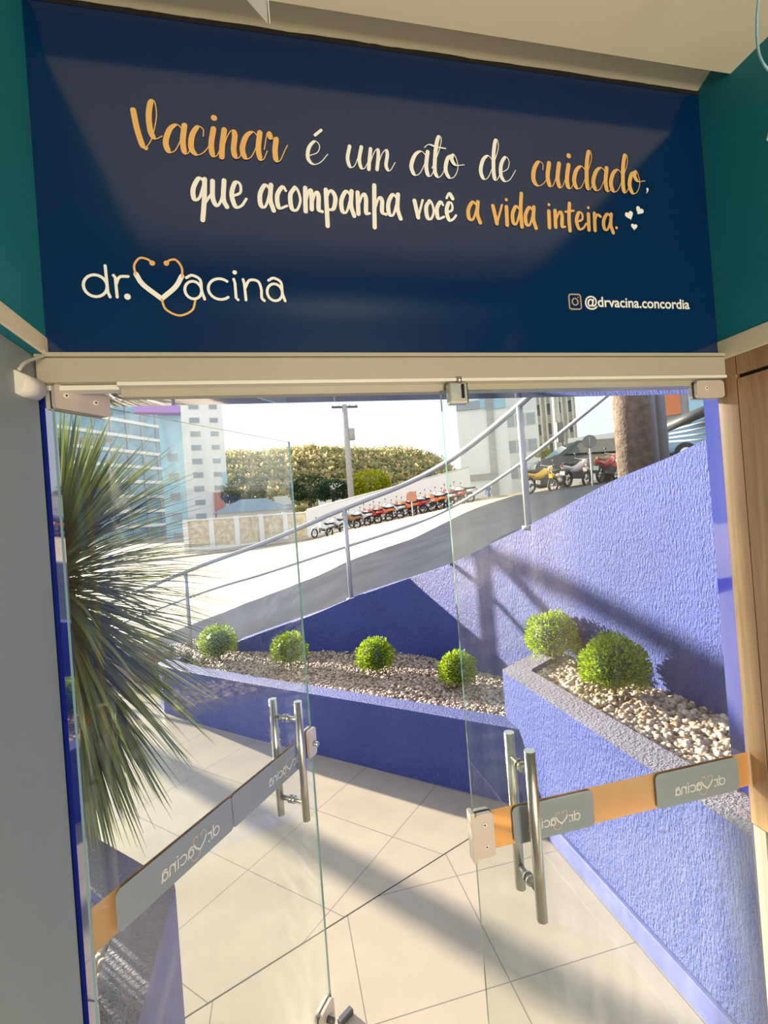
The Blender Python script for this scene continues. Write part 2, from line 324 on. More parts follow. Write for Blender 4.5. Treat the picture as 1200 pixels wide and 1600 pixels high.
# ------------------------------------------------------------------ interior shell
WX = 0.80
structure('wall_back', box(B(), (-1.0, -6.1, 0), (1.0, -6.0, 2.9)), M['cream'])
bm = box(B(), (-WX-0.10, -6.0, 2.13), (-WX, 0.05, 2.95)); structure('wall_left', bm, M['teal'], label='teal upper wall left of the sign')
bm = box(B(), (WX, -6.0, 2.13), (WX+0.10, 0.05, 2.95)); structure('wall_right', bm, M['teal'], label='teal upper wall right of the sign')
structure('trim_3', box(B(), (-WX-0.10, -6.0, 0), (-WX-0.018, -0.004, 2.13), 0.002), M['greywall'], label='pale grey lower wall left of the door')
structure('trim_4', box(B(), (-WX-0.05, -6.0, 2.131), (-WX+0.003, 0.0, 2.169), 0.002), M['cream'], label='cream strip between the teal and grey walls on the left')
structure('trim_5', box(B(), (WX-0.003, -6.0, 2.118), (WX+0.05, 0.0, 2.170), 0.002), M['cream'], label='cream strip above the wood panelling on the right')
# ceiling with sloping recess next to the door wall
bm = B()
prof = [(0.01, 2.846), (-0.045, 2.868), (-0.092, 2.812), (-0.96, 2.812), (-0.96, 2.98), (0.01, 2.98)]
a = [bm.verts.new((-1.0, y, z)) for y, z in prof]; b = [bm.verts.new((1.0, y, z)) for y, z in prof]
for i in range(len(prof)): bm.faces.new((a[i], a[(i+1)%6], b[(i+1)%6], b[i]))
bm.faces.new(a[::-1]); bm.faces.new(b); bmesh.ops.recalc_face_normals(bm, faces=bm.faces)
structure('ceiling', bm, M['ceiling'], label='cream ceiling with a recess along the door wall')
structure('trim_6', box(B(), (-0.80, -1.10, 2.70), (0.80, -0.965, 2.95)), M['teal'], label='dark beam across the corridor behind the camera')
structure('trim_7', box(B(), (-0.80, -6.0, 2.72), (0.80, -1.10, 2.80)), M['darkteal'], label='dark corridor ceiling behind the beam')
structure('trim_8', box(B(), (-0.80, 0.005, 2.134), (0.80, 0.11, 2.95)), M['cream'], label='wall above the door that carries the sign')
# rough dark gap over the sign
bm = B(); n = 90; vs = []
for i in range(n+1):
    x = -0.8+1.6*i/n; h = 0.0045+0.004*noise.noise(Vector((x*9, 0, 0)))+0.003*noise.noise(Vector((x*40, 3, 0)))
    vs.append((bm.verts.new((x, -0.002, 2.838)), bm.verts.new((x, -0.002, 2.8455+h*0.6))))
for (p, q), (r_, s) in zip(vs, vs[1:]): bm.faces.new((p, r_, s, q))
ex = bmesh.ops.extrude_face_region(bm, geom=bm.faces[:]); bmesh.ops.translate(bm, verts=[v for v in ex['geom'] if isinstance(v, bmesh.types.BMVert)], vec=(0, 0.006, 0))
structure('trim_9', bm, M['dark'], label='ragged dark gap between sign and ceiling')

# right wood panelling
wp = thing('wall_panelling', 'oak-look wood panelling on the right beside the glass door', 'panelling', (0, 0, 0))
WB = 0.872
obj('edge_board', box(B(), (WX, -0.0445, WB), (WX+0.05, 0.012, 2.118), 0.001), M['wood'], wp)
obj('wood_panel', box(B(), (WX, -1.2, WB), (WX+0.05, -0.0465, 2.058), 0.001), M['wood'], wp)
obj('wood_panel', box(B(), (WX, -1.2, 2.068), (WX+0.05, -0.0465, 2.118), 0.001), M['wood'], wp)
obj('shadow_gap', box(B(), (WX+0.012, -1.2, WB), (WX+0.052, 0.0, 2.118)), M['dark'], wp)
structure('trim_10', box(B(), (WX+0.012, -6.0, 0), (WX+0.1, -0.03, WB-0.004)), M['greywall'], label='pale lower wall under the wood panelling')
structure('trim_11', box(B(), (WX+0.0, -6.0, WB), (WX+0.1, -1.2, 2.118)), M['wood'])
structure('trim_12', box(B(), (WX+0.005, -0.022, 0.0), (WX+0.03, 0.012, WB-0.006), 0.001), M['beige'], label='narrow aluminium upright below the wood panelling')

# ------------------------------------------------------------------ door header frame
hd = thing('door_header', 'beige aluminium header rail over the glass doors under the navy sign', 'door frame', (0, 0, 2.054))
hd['kind'] = 'structure'; hd.name = 'trim_13'
def ch(name, a, b, m, bev=0.0, parent=None):
    p = parent; off = Vector(p.location) if p else Vector()
    return obj(name, box(B(), Vector(a)-off, Vector(b)-off, bev), m, p)
ch('top_lip', (-0.815, -0.022, 2.126), (0.808, 0.03, 2.134), M['beige'], 0.001, hd)
ch('main_rail', (-0.815, -0.016, 2.077), (0.808, 0.03, 2.1255), M['beige'], 0.002, hd)
ch('lower_lip', (-0.675, -0.019, 2.069), (0.808, 0.03, 2.0765), M['plastic'], 0.001, hd)
ch('glass_channel', (-0.675, 0.006, 2.052), (0.80, 0.03, 2.069), M['beige'], 0.0, hd)
ch('corner_block', (-0.815, 0.0, 2.066), (-0.676, 0.03, 2.0765), M['plastic'], 0.002, hd)

# ------------------------------------------------------------------ the sign above the door
sg = thing('wall_sign', 'big navy wall sign with gold and white handwriting above the glass doors', 'sign', (0, 0, 2.134))
SZ = Vector((0, 0, 2.134))
bmp = box(B(), Vector((-0.80, -0.0005, 2.1345))-SZ, Vector((0.80, 0.004, 2.842))-SZ)
obj('sign_panel', bmp, M['navy'], sg)

_ribn = [0]
def ribbon(bm, pts, width, y, depth=0.0006, cap=True, plane=None):
    """pts: 2-D points; width: function(direction, t) or number; laid in the x-z plane (or through plane(x, z, off))"""
    place = plane or (lambda x, z, o: Vector((x, y-o, z)))
    pts = [Vector((p[0], p[1])) for p in pts]; n = len(pts); L = []; Rr = []
    for i, p in enumerate(pts):
        d = pts[min(i+1, n-1)]-pts[max(i-1, 0)]
        if d.length < 1e-9: d = Vector((1, 0))
        d.normalize(); w = width(d, i/(n-1)) if callable(width) else width
        nn = Vector((-d.y, d.x))*w/2; L.append(p+nn); Rr.append(p-nn)
    _ribn[0] += 1; lift = depth+(_ribn[0]%12)*0.00012
    up = [[bm.verts.new(place(q.x, q.y, lift+i*0.000006)) for i, q in enumerate(S)] for S in (L, Rr)]
    for i in range(n-1):
        try: bm.faces.new((up[0][i], up[1][i], up[1][i+1], up[0][i+1]))
        except ValueError: pass
    if cap:
        for e, i in ((0, 0), (1, n-1)):
            w = (L[i]-Rr[i]).length/2; c = pts[i]
            disc(bm, c, w, place, lift+0.00003+i*0.000006)
def disc(bm, c, r, place, depth, seg=14):
    bm.faces.new([bm.verts.new(place(c.x+r*math.cos(2*PI*k/seg), c.y+r*math.sin(2*PI*k/seg), depth+0.00002)) for k in range(seg)])

S1 = {
 'V': (1.22, [[(0,1.36),(.1,.75),(.27,.2),(.42,.08)],[(.42,.08),(.7,.45),(.96,1.2),(.93,1.72),(.76,1.68),(.64,1.2),(.68,.65),(.86,.44),(1.15,.55)]]),
 'a': (1.05, [[(.86,.78),(.62,1.0),(.28,.82),(.06,.36),(.18,.03),(.45,.1),(.75,.55),(.92,.96)],[(.92,1.0),(.8,.45),(.84,.08),(1.0,.04),(1.2,.35)]]),
 'c': (.82, [[(.66,.68),(.68,.92),(.46,1.0),(.18,.68),(.1,.22),(.32,.0),(.65,.12),(.95,.42)]]),
 'i': (.52, [[(.32,.98),(.17,.42),(.2,.06),(.38,.03),(.62,.38)],'dot.38,1.38']),
 'n': (.98, [[(.28,.98),(.14,.42),(.08,.0)],[(.12,.15),(.38,.72),(.62,.98),(.74,.82),(.64,.32),(.7,.05),(.88,.04),(1.08,.38)]]),
 'r': (.85, [[(.02,.4),(.2,.98),(.3,1.0),(.38,.82),(.6,.84),(.52,.42),(.54,.07),(.72,.04),(.98,.42),(1.12,.62)]]),
 'e': (.8, [[(.1,.34),(.5,.52),(.62,.82),(.44,1.0),(.16,.7),(.08,.25),(.28,.0),(.6,.1),(.95,.48)]]),
 'é': (.8, [[(.1,.34),(.5,.52),(.62,.82),(.44,1.0),(.16,.7),(.08,.25),(.28,.0),(.6,.1),(.95,.48)],[(.74,1.5),(.46,1.26)]]),
 'u': (1.0, [[(.22,.98),(.08,.42),(.18,.04),(.42,.16),(.72,.85)],[(.78,1.0),(.64,.42),(.7,.05),(.86,.04),(1.08,.38)]]),
 'm': (1.3, [[(.22,.95),(.12,.4),(.06,.0)],[(.1,.15),(.34,.72),(.54,.97),(.58,.72),(.46,.02)],[(.5,.15),(.74,.72),(.96,.97),(1.02,.75),(.92,.28),(.98,.05),(1.12,.04),(1.38,.42)]]),
 't': (.62, [[(.02,.35),(.4,1.0),(.6,1.55),(.5,1.68),(.34,1.35),(.2,.7),(.16,.2),(.3,.0),(.5,.12),(.66,.36)],[(-.28,1.16),(-.05,1.3),(.3,1.24),(.78,1.2)]]),
 'o': (.86, [[(.52,.98),(.24,.82),(.08,.36),(.24,.02),(.52,.1),(.72,.5),(.6,.95),(.42,.82),(.6,.56),(1.05,.6)]]),
 'd': (1.1, [[(.8,.75),(.56,.98),(.24,.8),(.05,.36),(.18,.03),(.46,.12),(.82,.68),(1.14,1.3),(1.14,1.64),(1.0,1.58),(.84,1.0),(.78,.2),(.92,.02),(1.2,.36)]]),
}
S2 = {
 'q': (.80, [[(.58,.92),(.36,1.02),(.1,.6),(.12,.22),(.34,.3),(.6,.95)],[(.6,1.0),(.52,.2),(.4,-.55)],[(.4,-.5),(.5,0.0),(.8,.42)]]),
 'u': (.78, [[(.12,.95),(.08,.3),(.24,.02),(.46,.35),(.58,.98)],[(.6,1.0),(.52,.3),(.64,.0)]]),
 'e': (.72, [[(.1,.42),(.46,.58),(.48,.9),(.28,.95),(.1,.5),(.22,.03),(.48,.08),(.7,.35)]]),
 'ê': (.72, [[(.1,.42),(.46,.58),(.48,.9),(.28,.95),(.1,.5),(.22,.03),(.48,.08),(.7,.3)],[(.16,1.2),(.36,1.46),(.56,1.2)]]),
 'a': (.80, [[(.56,.86),(.36,1.0),(.1,.6),(.1,.14),(.32,.12),(.6,.8)],[(.64,1.02),(.56,.4),(.68,-.05)]]),
 'c': (.62, [[(.52,.82),(.38,.98),(.1,.6),(.14,.08),(.52,.18)]]),
 'o': (.68, [[(.34,.98),(.1,.65),(.12,.1),(.36,.04),(.56,.45),(.46,.9),(.3,.98)]]),
 'm': (1.02, [[(.16,1.0),(.12,.4),(.1,.0)],[(.12,.35),(.34,.9),(.44,.8),(.4,.1)],[(.42,.35),(.66,.86),(.78,.7),(.74,.15),(.9,.05)]]),
 'n': (.76, [[(.14,.98),(.1,.05)],[(.12,.4),(.4,.92),(.54,.75),(.5,.12),(.68,.1)]]),
 'p': (.78, [[(.14,1.0),(.12,.2),(.1,-.55)],[(.12,.6),(.36,.98),(.58,.72),(.46,.22),(.16,.14)]]),
 'h': (.82, [[(.26,1.35),(.18,.4),(.12,-.5)],[(.15,.2),(.44,.8),(.6,.7),(.56,.2),(.74,.1)]]),
 'v': (.72, [[(.08,.92),(.24,.04)],[(.24,.04),(.62,1.0)]]),
 'i': (.40, [[(.16,.92),(.12,.0)],'dot.2,1.3']),
 'd': (.80, [[(.52,.86),(.34,.98),(.1,.6),(.1,.14),(.3,.12),(.58,.8)],[(.72,1.65),(.6,.8),(.6,-.05)]]),
 't': (.55, [[(.3,1.45),(.2,.6),(.2,-.1)],[(0.0,.95),(.52,1.05)]]),
 'r': (.60, [[(.14,.98),(.1,.0)],[(.12,.45),(.3,.9),(.52,.82)]]),
 '.': (.30, ['dot.12,.25']),
}
def pen(wmin, wmax):
    return lambda d, t: wmin+(wmax-wmin)*max(0.0, -d.y*0.9+0.12*abs(d.x))**1.2
def word(name, text, glyphs, x0, x1, zb, xh, penf, m, parent, yoff=-0.0006, thick=None, rise=0.0):
    total = sum(glyphs[c][0] for c in text); sx = (x1-x0)/total; bm = B(); cx = 0.0
    for c in text:
        adv, strokes = glyphs[c]
        base = zb+rise*(cx/total)
        for s in strokes:
            if isinstance(s, str):
                dx, dy = map(float, s[3:].split(',')) if not s.startswith('dot.') else map(float, s[3:].split(','))
                disc(bm, Vector((x0+(cx+dx)*sx-0, base+dy*xh)), (thick or 0.0065), lambda x, z, o: Vector((x, yoff-o, z)), 0.0006); continue
            pts = cr_spline([Vector((x0+(cx+p[0])*sx, base+p[1]*xh)) for p in s], 9)
            ribbon(bm, pts, penf, yoff)
        cx += adv
    for v in bm.verts: v.co -= SZ
    for f in bm.faces:
        f.normal_update()
        if f.normal.y > 0: f.normal_flip()
    return obj(name, bm, m, parent)
# depth placed 0.6 mm proud of the panel
P1 = pen(0.0022, 0.0125)
word('lettering', 'Vacinar', S1, -0.612, -0.318, 2.556, 0.060, P1, M['gold'], sg)['label'] = 'gold script word Vacinar'
word('lettering', 'é', S1, -0.267, -0.226, 2.558, 0.052, pen(.002,.009), M['white'], sg)['label'] = 'white script word é'
word('lettering', 'um', S1, -0.178, -0.068, 2.557, 0.050, pen(.002,.009), M['white'], sg)['label'] = 'white script word um'
word('lettering', 'ato', S1, -0.029, 0.096, 2.552, 0.058, pen(.002,.0105), M['white'], sg)['label'] = 'white script word ato'
word('lettering', 'de', S1, 0.145, 0.232, 2.557, 0.060, pen(.002,.0105), M['white'], sg)['label'] = 'white script word de'
word('lettering', 'cuidado', S1, 0.281, 0.598, 2.553, 0.060, P1, M['gold'], sg)['label'] = 'gold script word cuidado'
bm = B(); ribbon(bm, [(0.613, 2.568), (0.613, 2.563), (0.609, 2.557)], lambda d, t: 0.006*(1-t)+0.001, -0.0006)
for v in bm.verts: v.co -= SZ
obj('comma', bm, M['white'], sg)
P2 = lambda d, t: 0.0056+0.0042*max(0.0, -d.y)
word('lettering', 'que', S2, -0.512, -0.400, 2.450, 0.056, P2, M['white'], sg)['label'] = 'white brush word que'
word('lettering', 'acompanha', S2, -0.376, -0.056, 2.451, 0.052, P2, M['white'], sg)['label'] = 'white brush word acompanha'
word('lettering', 'você', S2, -0.028, 0.076, 2.452, 0.044, P2, M['white'], sg)['label'] = 'white brush word você'
word('lettering', 'a', S2, 0.103, 0.141, 2.454, 0.046, P2, M['gold'], sg)['label'] = 'gold brush word a'
word('lettering', 'vida', S2, 0.168, 0.288, 2.450, 0.048, P2, M['gold'], sg, thick=0.004)['label'] = 'gold brush word vida'
word('lettering', 'inteira.', S2, 0.314, 0.520, 2.451, 0.044, P2, M['gold'], sg, thick=0.004)['label'] = 'gold brush word inteira'
def heart(c, s, rot):
    bm = B(); vs = []
    for k in range(28):
        t = 2*PI*k/28; x = 16*math.sin(t)**3; z = 13*math.cos(t)-5*math.cos(2*t)-2*math.cos(3*t)-math.cos(4*t)
        x, z = x/16*s, z/16*s; X = x*math.cos(rot)-z*math.sin(rot); Z = x*math.sin(rot)+z*math.cos(rot)
        vs.append(bm.verts.new(Vector((c[0]+X, -0.0012, c[1]+Z))-SZ))
    bm.faces.new(vs[::-1]); o = obj('heart', bm, M['white'], sg)
heart((0.553, 2.497), 0.0125, 0.35); heart((0.585, 2.511), 0.012, -0.55); heart((0.565, 2.468), 0.0095, -0.1)

# clinic logo: round letters with a stethoscope for the V   (units: logo runs x 0..1, baseline z 0, x-height 0.112)
def circ(cx, cz, rx, rz, a0, a1, n=20): return [(cx+rx*math.cos(a0+(a1-a0)*k/n), cz+rz*math.sin(a0+(a1-a0)*k/n)) for k in range(n+1)]
LOGO_W = 0.392
def logo_strokes():
    X = lambda x: (x+0.727)/LOGO_W; Z = lambda z: (z-2.252)/LOGO_W; h = 0.112
    w = []; g = []; wide = []
    for (x0, x1) in ((-0.727, -0.684),):
        w.append(circ((X(x0)+X(x1))/2, h/2, (X(x1)-X(x0))/2, h/2, 0, 2*PI)); w.append([(X(-.685), Z(2.315)), (X(-.6835), Z(2.262)), (X(-.680), 0)])
    w.append([(X(-.671), h), (X(-.668), h*.9), (X(-.667), 0)]); w.append(cr_spline([(X(-.667), h*.6), (X(-.660), h*.93), (X(-.644), h*.97)], 6))
    for x0, x1 in ((-.538, -.505), (-.372, -.340)):
        w.append(circ((X(x0)+X(x1))/2, h*.42, (X(x1)-X(x0))/2, h*.42, 0, 2*PI))
        w.append(cr_spline([(X(x0)+.012, h*1.0), ((X(x0)+X(x1))/2, h*1.12), (X(x1)-.004, h*.92), (X(x1), h*.4), (X(x1)+.012, 0)], 8))
    w.append(circ(X(-.468), h*.5, .060, h*.5, math.radians(50), math.radians(310)))
    w.append([(X(-.439), h), (X(-.437), h*.8), (X(-.437), h*.1), (X(-.433), 0)])
    w.append([(X(-.420), h), (X(-.418), h*.8), (X(-.417), 0)]); w.append(cr_spline([(X(-.417), h*.6), (X(-.407), h*.98), (X(-.390), h*.95), (X(-.384), h*.6), (X(-.384), h*.15), (X(-.379), 0)], 8))
    wide.append(cr_spline([(X(-.629), Z(2.300)), (X(-.617), Z(2.279)), (X(-.584), Z(2.251))], 8)); wide.append(cr_spline([(X(-.584), Z(2.251)), (X(-.556), Z(2.276)), (X(-.542), Z(2.299))], 8))
    g.append(cr_spline([(X(-.630), Z(2.300)), (X(-.631), Z(2.318)), (X(-.620), Z(2.333)), (X(-.605), Z(2.331)), (X(-.597), Z(2.324))], 8))
    g.append(cr_spline([(X(-.541), Z(2.298)), (X(-.541), Z(2.317)), (X(-.551), Z(2.332)), (X(-.563), Z(2.331)), (X(-.570), Z(2.325))], 8))
    g.append(cr_spline([(X(-.584), Z(2.250)), (X(-.577), Z(2.229)), (X(-.552), Z(2.217)), (X(-.527), Z(2.228)), (X(-.519), Z(2.248))], 8))
    dots = [((X(-.648), .004), .016), ((X(-.436), Z(2.311)), .012)]; gdots = [((X(-.597), Z(2.324)), .014), ((X(-.570), Z(2.325)), .014)]
    return w, wide, g, dots, gdots
def logo(parent, place, S, mw, mg, mirror=False, pw=0.0145):
    w, wide, g, dots, gdots = logo_strokes(); f = (lambda p: (1-p[0], p[1])) if mirror else (lambda p: p)
    f2 = lambda p: Vector((f(p)[0]*S, f(p)[1]*S)); pl = lambda x, z, o: place(x, z, o)
    def build(strs, wd, ds, strs2=(), wd2=0.0):
        bm = B()
        for s in strs: ribbon(bm, [f2(p) for p in s], wd*S, 0, plane=pl)
        for s in strs2: ribbon(bm, [f2(p) for p in s], wd2*S, 0, plane=pl)
        for c, r in ds: disc(bm, f2(c), r*S, pl, 0.0006)
        return bm
    obj('logo_lettering', build(w, pw, dots, wide, 0.025), mw, parent); obj('stethoscope_tube', build(g[2:], 0.011, []), mg, parent)
    for k in (0, 1): obj('stethoscope_earpiece', build([g[k]], 0.011, [gdots[k]]), mg, parent)
logo(sg, lambda x, z, o: Vector((-0.727+x, -0.0008-o, 2.252+z))-SZ, LOGO_W, M['white'], M['gold'])
# photo-app icon and account name, lower right
bm = B(); rr = []
c = Vector((0.3745, 2.268)); hw, hh, cr_ = 0.0165, 0.0185, 0.006
for qx, qz, a0 in ((1, 1, 0), (-1, 1, PI/2), (-1, -1, PI), (1, -1, 3*PI/2)):
    for k in range(6): t = a0+PI/2*k/5; rr.append((c.x+qx*(hw-cr_)+cr_*math.cos(t), c.y+qz*(hh-cr_)+cr_*math.sin(t)))
rr.append(rr[0]); rr.append(rr[1]); ribbon(bm, rr, 0.0032, -0.001, cap=False)
ribbon(bm, circ(c.x, c.y, 0.0078, 0.0084, 0, 2*PI, 24), 0.0030, -0.001, cap=False); disc(bm, Vector((c.x+0.0095, c.y+0.0115)), 0.0014, lambda x, z, o: Vector((x, -0.001-o, z)), 0.0006)
for v in bm.verts: v.co -= SZ
obj('app_icon', bm, M['goldfilm'], sg)
fc = bpy.data.curves.new('account', 'FONT'); fc.body = '@drvacina.concordia'; fc.size = 0.036; fc.extrude = 0.0003; fc.offset = 0.0006
fo = bpy.data.objects.new('account', fc); COL.objects.link(fo); bpy.context.view_layer.update()
me = bpy.data.meshes.new_from_object(fo.evaluated_get(bpy.context.evaluated_depsgraph_get())); bpy.data.objects.remove(fo)
xs = [v.co.x for v in me.vertices]; ws = 0.314/(max(xs)-min(xs))
for v in me.vertices: v.co = Vector((0.403+(v.co.x-min(xs))*ws, -0.0012-v.co.z, 2.2575+v.co.y))-SZ
me.materials.clear(); me.materials.append(M['white']); o = bpy.data.objects.new('lettering', me); COL.objects.link(o); o.parent = sg; o['label'] = 'small white account name'

# ------------------------------------------------------------------ glass doors
ZT, TH = 2.052, 0.008
LZ0, LZ1 = 0.958, 1.047     # band on the left door
def local_door(root):
    # s runs from the hinge along the leaf, y across the glass (negative = room side), z up; the root carries position and turn
    def pane(w, z0, z1, hide_far=False):
        bm = B(); box(bm, (0.004, -TH/2, z0), (w-0.002, TH/2, z1))
        bm.faces.ensure_lookup_table()
        for f in bm.faces:
            f.normal_update(); f.material_index = 0 if abs(f.normal.y) > 0.9 or (hide_far and f.normal.x > 0.9) else 1
        return obj('glass_pane', bm, None, root, mats=[M['glass'], M['glass_edge']])
    return pane
def pull_handle(root, s, z0, z1, gap=0.045):
    h = bpy.data.objects.new('pull_handle', None); COL.objects.link(h); h.parent = root
    for sd_ in (-1, 1):
        bm = B(); y = sd_*(TH/2+gap)
        cyl(bm, (s, y, z0), (s, y, z1), 0.0125, seg=24); obj('grip_bar', bm, M['steel'], h)
    for z in (z0+0.058, z1-0.058):
        bm = B(); cyl(bm, (s, -gap, z), (s, gap, z), 0.0075, seg=16)
        for sd_ in (-1, 1): cyl(bm, (s, sd_*TH/2, z), (s, sd_*(TH/2+0.006), z), 0.0125, seg=20)
        obj('stand_off', bm, M['steel'], h)
    return h
def patch(root, name, s0, s1, z0, z1, m, screws, t=0.009, r=0.010):
    p = bpy.data.objects.new(name, None); COL.objects.link(p); p.parent = root
    for sd_ in (-1, 1):
        bm = B(); y0 = sd_*TH/2; box(bm, (s0, min(y0, y0+sd_*t), z0), (s1, max(y0, y0+sd_*t), z1))
        ve = [e for e in bm.edges if abs(e.verts[0].co.x-e.verts[1].co.x) < 1e-6 and abs(e.verts[0].co.z-e.verts[1].co.z) < 1e-6]
        bmesh.ops.bevel(bm, geom=ve, offset=r, segments=5, affect='EDGES', profile=0.5); obj('cover_plate', bm, m, p)
    bm = B(); box(bm, (s0+0.002, -TH/2-0.0005, z0+0.002), (s1-0.002, TH/2+0.0005, z1-0.002)); obj('gasket', bm, M['rubber'], p)
    for (s, z) in screws:
        bm = B(); y = -TH/2-t; cyl(bm, (s, y+0.001, z), (s, y-0.0018, z), 0.0055, 0.005, seg=20); cyl(bm, (s, y-0.0019, z), (s, y-0.0022, z), 0.0022, seg=6, mi=1)
        obj('screw', bm, None, p, mats=[M['plastic'], M['screw']])
    return p
def band(root, s0, s1, z0, z1, rects, logos, tilt=0.0):
    b_ = bpy.data.objects.new('privacy_band', None); COL.objects.link(b_); b_.parent = root
    y = TH/2
    bm = B(); box(bm, (s0, y+0.0002, z0), (s1, y+0.0006, z1)); o = obj('film_strip', bm, M['orange'], b_)
    for (a_, c_) in rects:
        bm = B(); box(bm, (a_, y-0.0002+0.0012, z0+0.002), (c_, y+0.0014, z1)); ve = [e for e in bm.edges if abs(e.verts[0].co.x-e.verts[1].co.x) < 1e-6 and abs(e.verts[0].co.z-e.verts[1].co.z) < 1e-6]
        bmesh.ops.bevel(bm, geom=ve, offset=0.014, segments=6, affect='EDGES', profile=0.5); obj('grey_label', bm, M['greyfilm'], b_)
        # the same label seen from the room side
        bm = B(); box(bm, (a_, -y-0.0006, z0+0.002), (c_, -y-0.0004, z1)); ve = [e for e in bm.edges if abs(e.verts[0].co.x-e.verts[1].co.x) < 1e-6 and abs(e.verts[0].co.z-e.verts[1].co.z) < 1e-6]
        bmesh.ops.bevel(bm, geom=ve, offset=0.014, segments=6, affect='EDGES', profile=0.5); obj('grey_label', bm, M['greyfilm'], b_)
    for (a_, c_, zb) in logos:
        logo(b_, lambda x, z, o, a_=a_, zb=zb: Vector((a_+x, -y-0.0010-o*0.3, zb+z)), c_-a_, M['whitefilm'], M['goldfilm'], mirror=True, pw=0.02)
    return b_

# right leaf, closed.  root at the hinge corner, s runs leftwards -> built with x measured from the free edge instead
dr = thing('door_1', 'closed right glass door leaf with orange privacy band', 'door', (0.0, 0, 0)); dr['kind'] = 'structure'
pane = local_door(dr)
pane(0.800, 0.008, ZT, True)
pull_handle(dr, 0.133, 0.832, 1.216)
lk = patch(dr, 'lock_plate', 0.003, 0.049, 0.972, 1.073, M['satin'], [(0.026, 1.048), (0.027, 0.998)])
bm = B(); box(bm, (-0.006, -0.013, 0.965), (0.004, 0.013, 1.078), 0.001); obj('strike_bar', bm, M['satin'], lk)
patch(dr, 'hinge_patch', 0.708, 0.796, 2.018, 2.064, M['satin'], [(0.738, 2.043)])
band(dr, 0.049, 0.796, 0.977, 1.067, [(0.100, 0.316), (0.496, 0.752)], [(0.139, 0.276, 1.004), (0.552, 0.706, 1.004)])
dl = thing('door_2', 'left glass door leaf swung open outwards with smeared dusty glass', 'door', (-0.80, 0, 0), 0.9369); dl['kind'] = 'structure'
pane = local_door(dl)
pane(0.80, 0.008, ZT)
pull_handle(dl, 0.668, 0.825, 1.203)
lk = patch(dl, 'lock_plate', 0.765, 0.812, 0.965, 1.058, M['satin'], [(0.789, 1.045)])
bm = B(); cyl(bm, (0.795, -0.012, 1.005), (0.795, -0.030, 1.003), 0.009, seg=20); obj('lock_cylinder', bm, M['steel'], lk)
lk = patch(dl, 'floor_lock', 0.715, 0.80, 0.03, 0.135, M['satin'], [], r=0.02)
bm = B(); cyl(bm, (0.755, -0.012, 0.093), (0.755, -0.036, 0.093), 0.010, seg=20); obj('lock_cylinder', bm, M['mesh'], lk)
patch(dl, 'hinge_patch', 0.0, 0.116, 2.030, 2.078, M['satin'], [(0.022, 2.058), (0.083, 2.055)], t=0.010, r=0.006)
band(dl, 0.010, 0.755, LZ0, LZ1, [(0.055, 0.40), (0.395, 0.752)], [(0.165, 0.345, 0.985), (0.555, 0.72, 0.985)])

# strike box under the header, between the leaves
sb = thing('strike_latch', 'small steel latch box under the middle of the door header', 'latch', (0.040, -0.012, 2.016))
bm = B(); box(bm, (-0.024, -0.012, 0.0), (0.024, 0.012, 0.05), 0.005); obj('case', bm, M['steel'], sb)
bm = B(); box(bm, (0.006, -0.016, 0.012), (0.012, -0.0115, 0.044), 0.001); obj('latch_slot', bm, M['screw'], sb)
bm = B(); cyl(bm, (0.004, -0.006, 0.049), (0.004, -0.006, 0.062), 0.007, seg=14); obj('top_pin', bm, M['steel'], sb)

# pivot sensor, cable
ps = thing('door_sensor', 'round white plastic sensor mounted where the left wall meets the header', 'sensor', (-0.822, -0.09, 2.058))
bm = B(); cyl(bm, (-0.0, 0.0, 0), (0.012, 0.055, 0.0), 0.021, seg=32); obj('housing', bm, M['plastic'], ps)
bm = B(); cyl(bm, (0.012, 0.055, 0), (0.0135, 0.062, 0.0), 0.019, 0.016, seg=32); obj('end_cap', bm, M['plastic'], ps)
for dz in (-0.009, 0.009):
    bm = B(); cyl(bm, (0.0134, 0.0615, dz), (0.0137, 0.0628, dz), 0.003, seg=12); obj('screw', bm, M['screw'], ps)
bm = B(); tube(bm, cr_spline([(-0.806, -0.10, 2.075), (-0.803, -0.085, 2.092), (-0.801, -0.05, 2.112), (-0.797, -0.022, 2.128), (-0.799, -0.018, 2.14), (-0.806, -0.03, 2.148)], 8), 0.0032, 8)
tag(obj('sensor_cable', bm, M['cableg'], smooth=True), 'thin grey cable looping from the round sensor to the left corner', 'cable')

# ------------------------------------------------------------------ outer facade: glossy blue returns and lintel
structure('trim_14', box(B(), (-3.2, 0.05, 0), (-0.93, 0.34, 3.4)), M['bluegloss'], label='glossy blue outside return left of the door')
structure('trim_15', box(B(), (1.105, 0.05, 0), (2.6, 0.34, 3.4)), M['bluegloss'], label='glossy blue outside return right of the door')
structure('trim_16', box(B(), (-0.93, 0.05, 2.115), (1.105, 0.34, 3.4)), M['bluegloss'], label='glossy blue lintel outside above the door')
structure('trim_17', box(B(), (-0.93, 0.012, 0), (-0.815, 0.06, 2.2)), M['bluegloss']); structure('trim_18', box(B(), (0.852, 0.012, 0), (1.105, 0.06, 2.2)), M['bluegloss'])

# ------------------------------------------------------------------ planters
PB_Z, PR_Z, PL_Z = 0.46, 0.75, 0.60
curve_top = [(-0.895, 4.213, 0.555), (-0.691, 4.136, 0.62), (-0.134, 3.924, 0.797), (0.247, 3.665, 0.965), (0.517, 3.514, 1.06), (0.785, 3.291, 1.165), (1.045, 2.847, 1.312), (1.22, 2.487, 1.465), (1.37, 2.111, 1.612), (1.46, 1.847, 1.715), (1.530, 1.40, 1.865), (1.56, 1.003, 1.953), (1.56, 0.789, 2.005), (1.56, 0.33, 2.12)]
ct = [Vector(p) for p in cr_spline(curve_top, 6)]
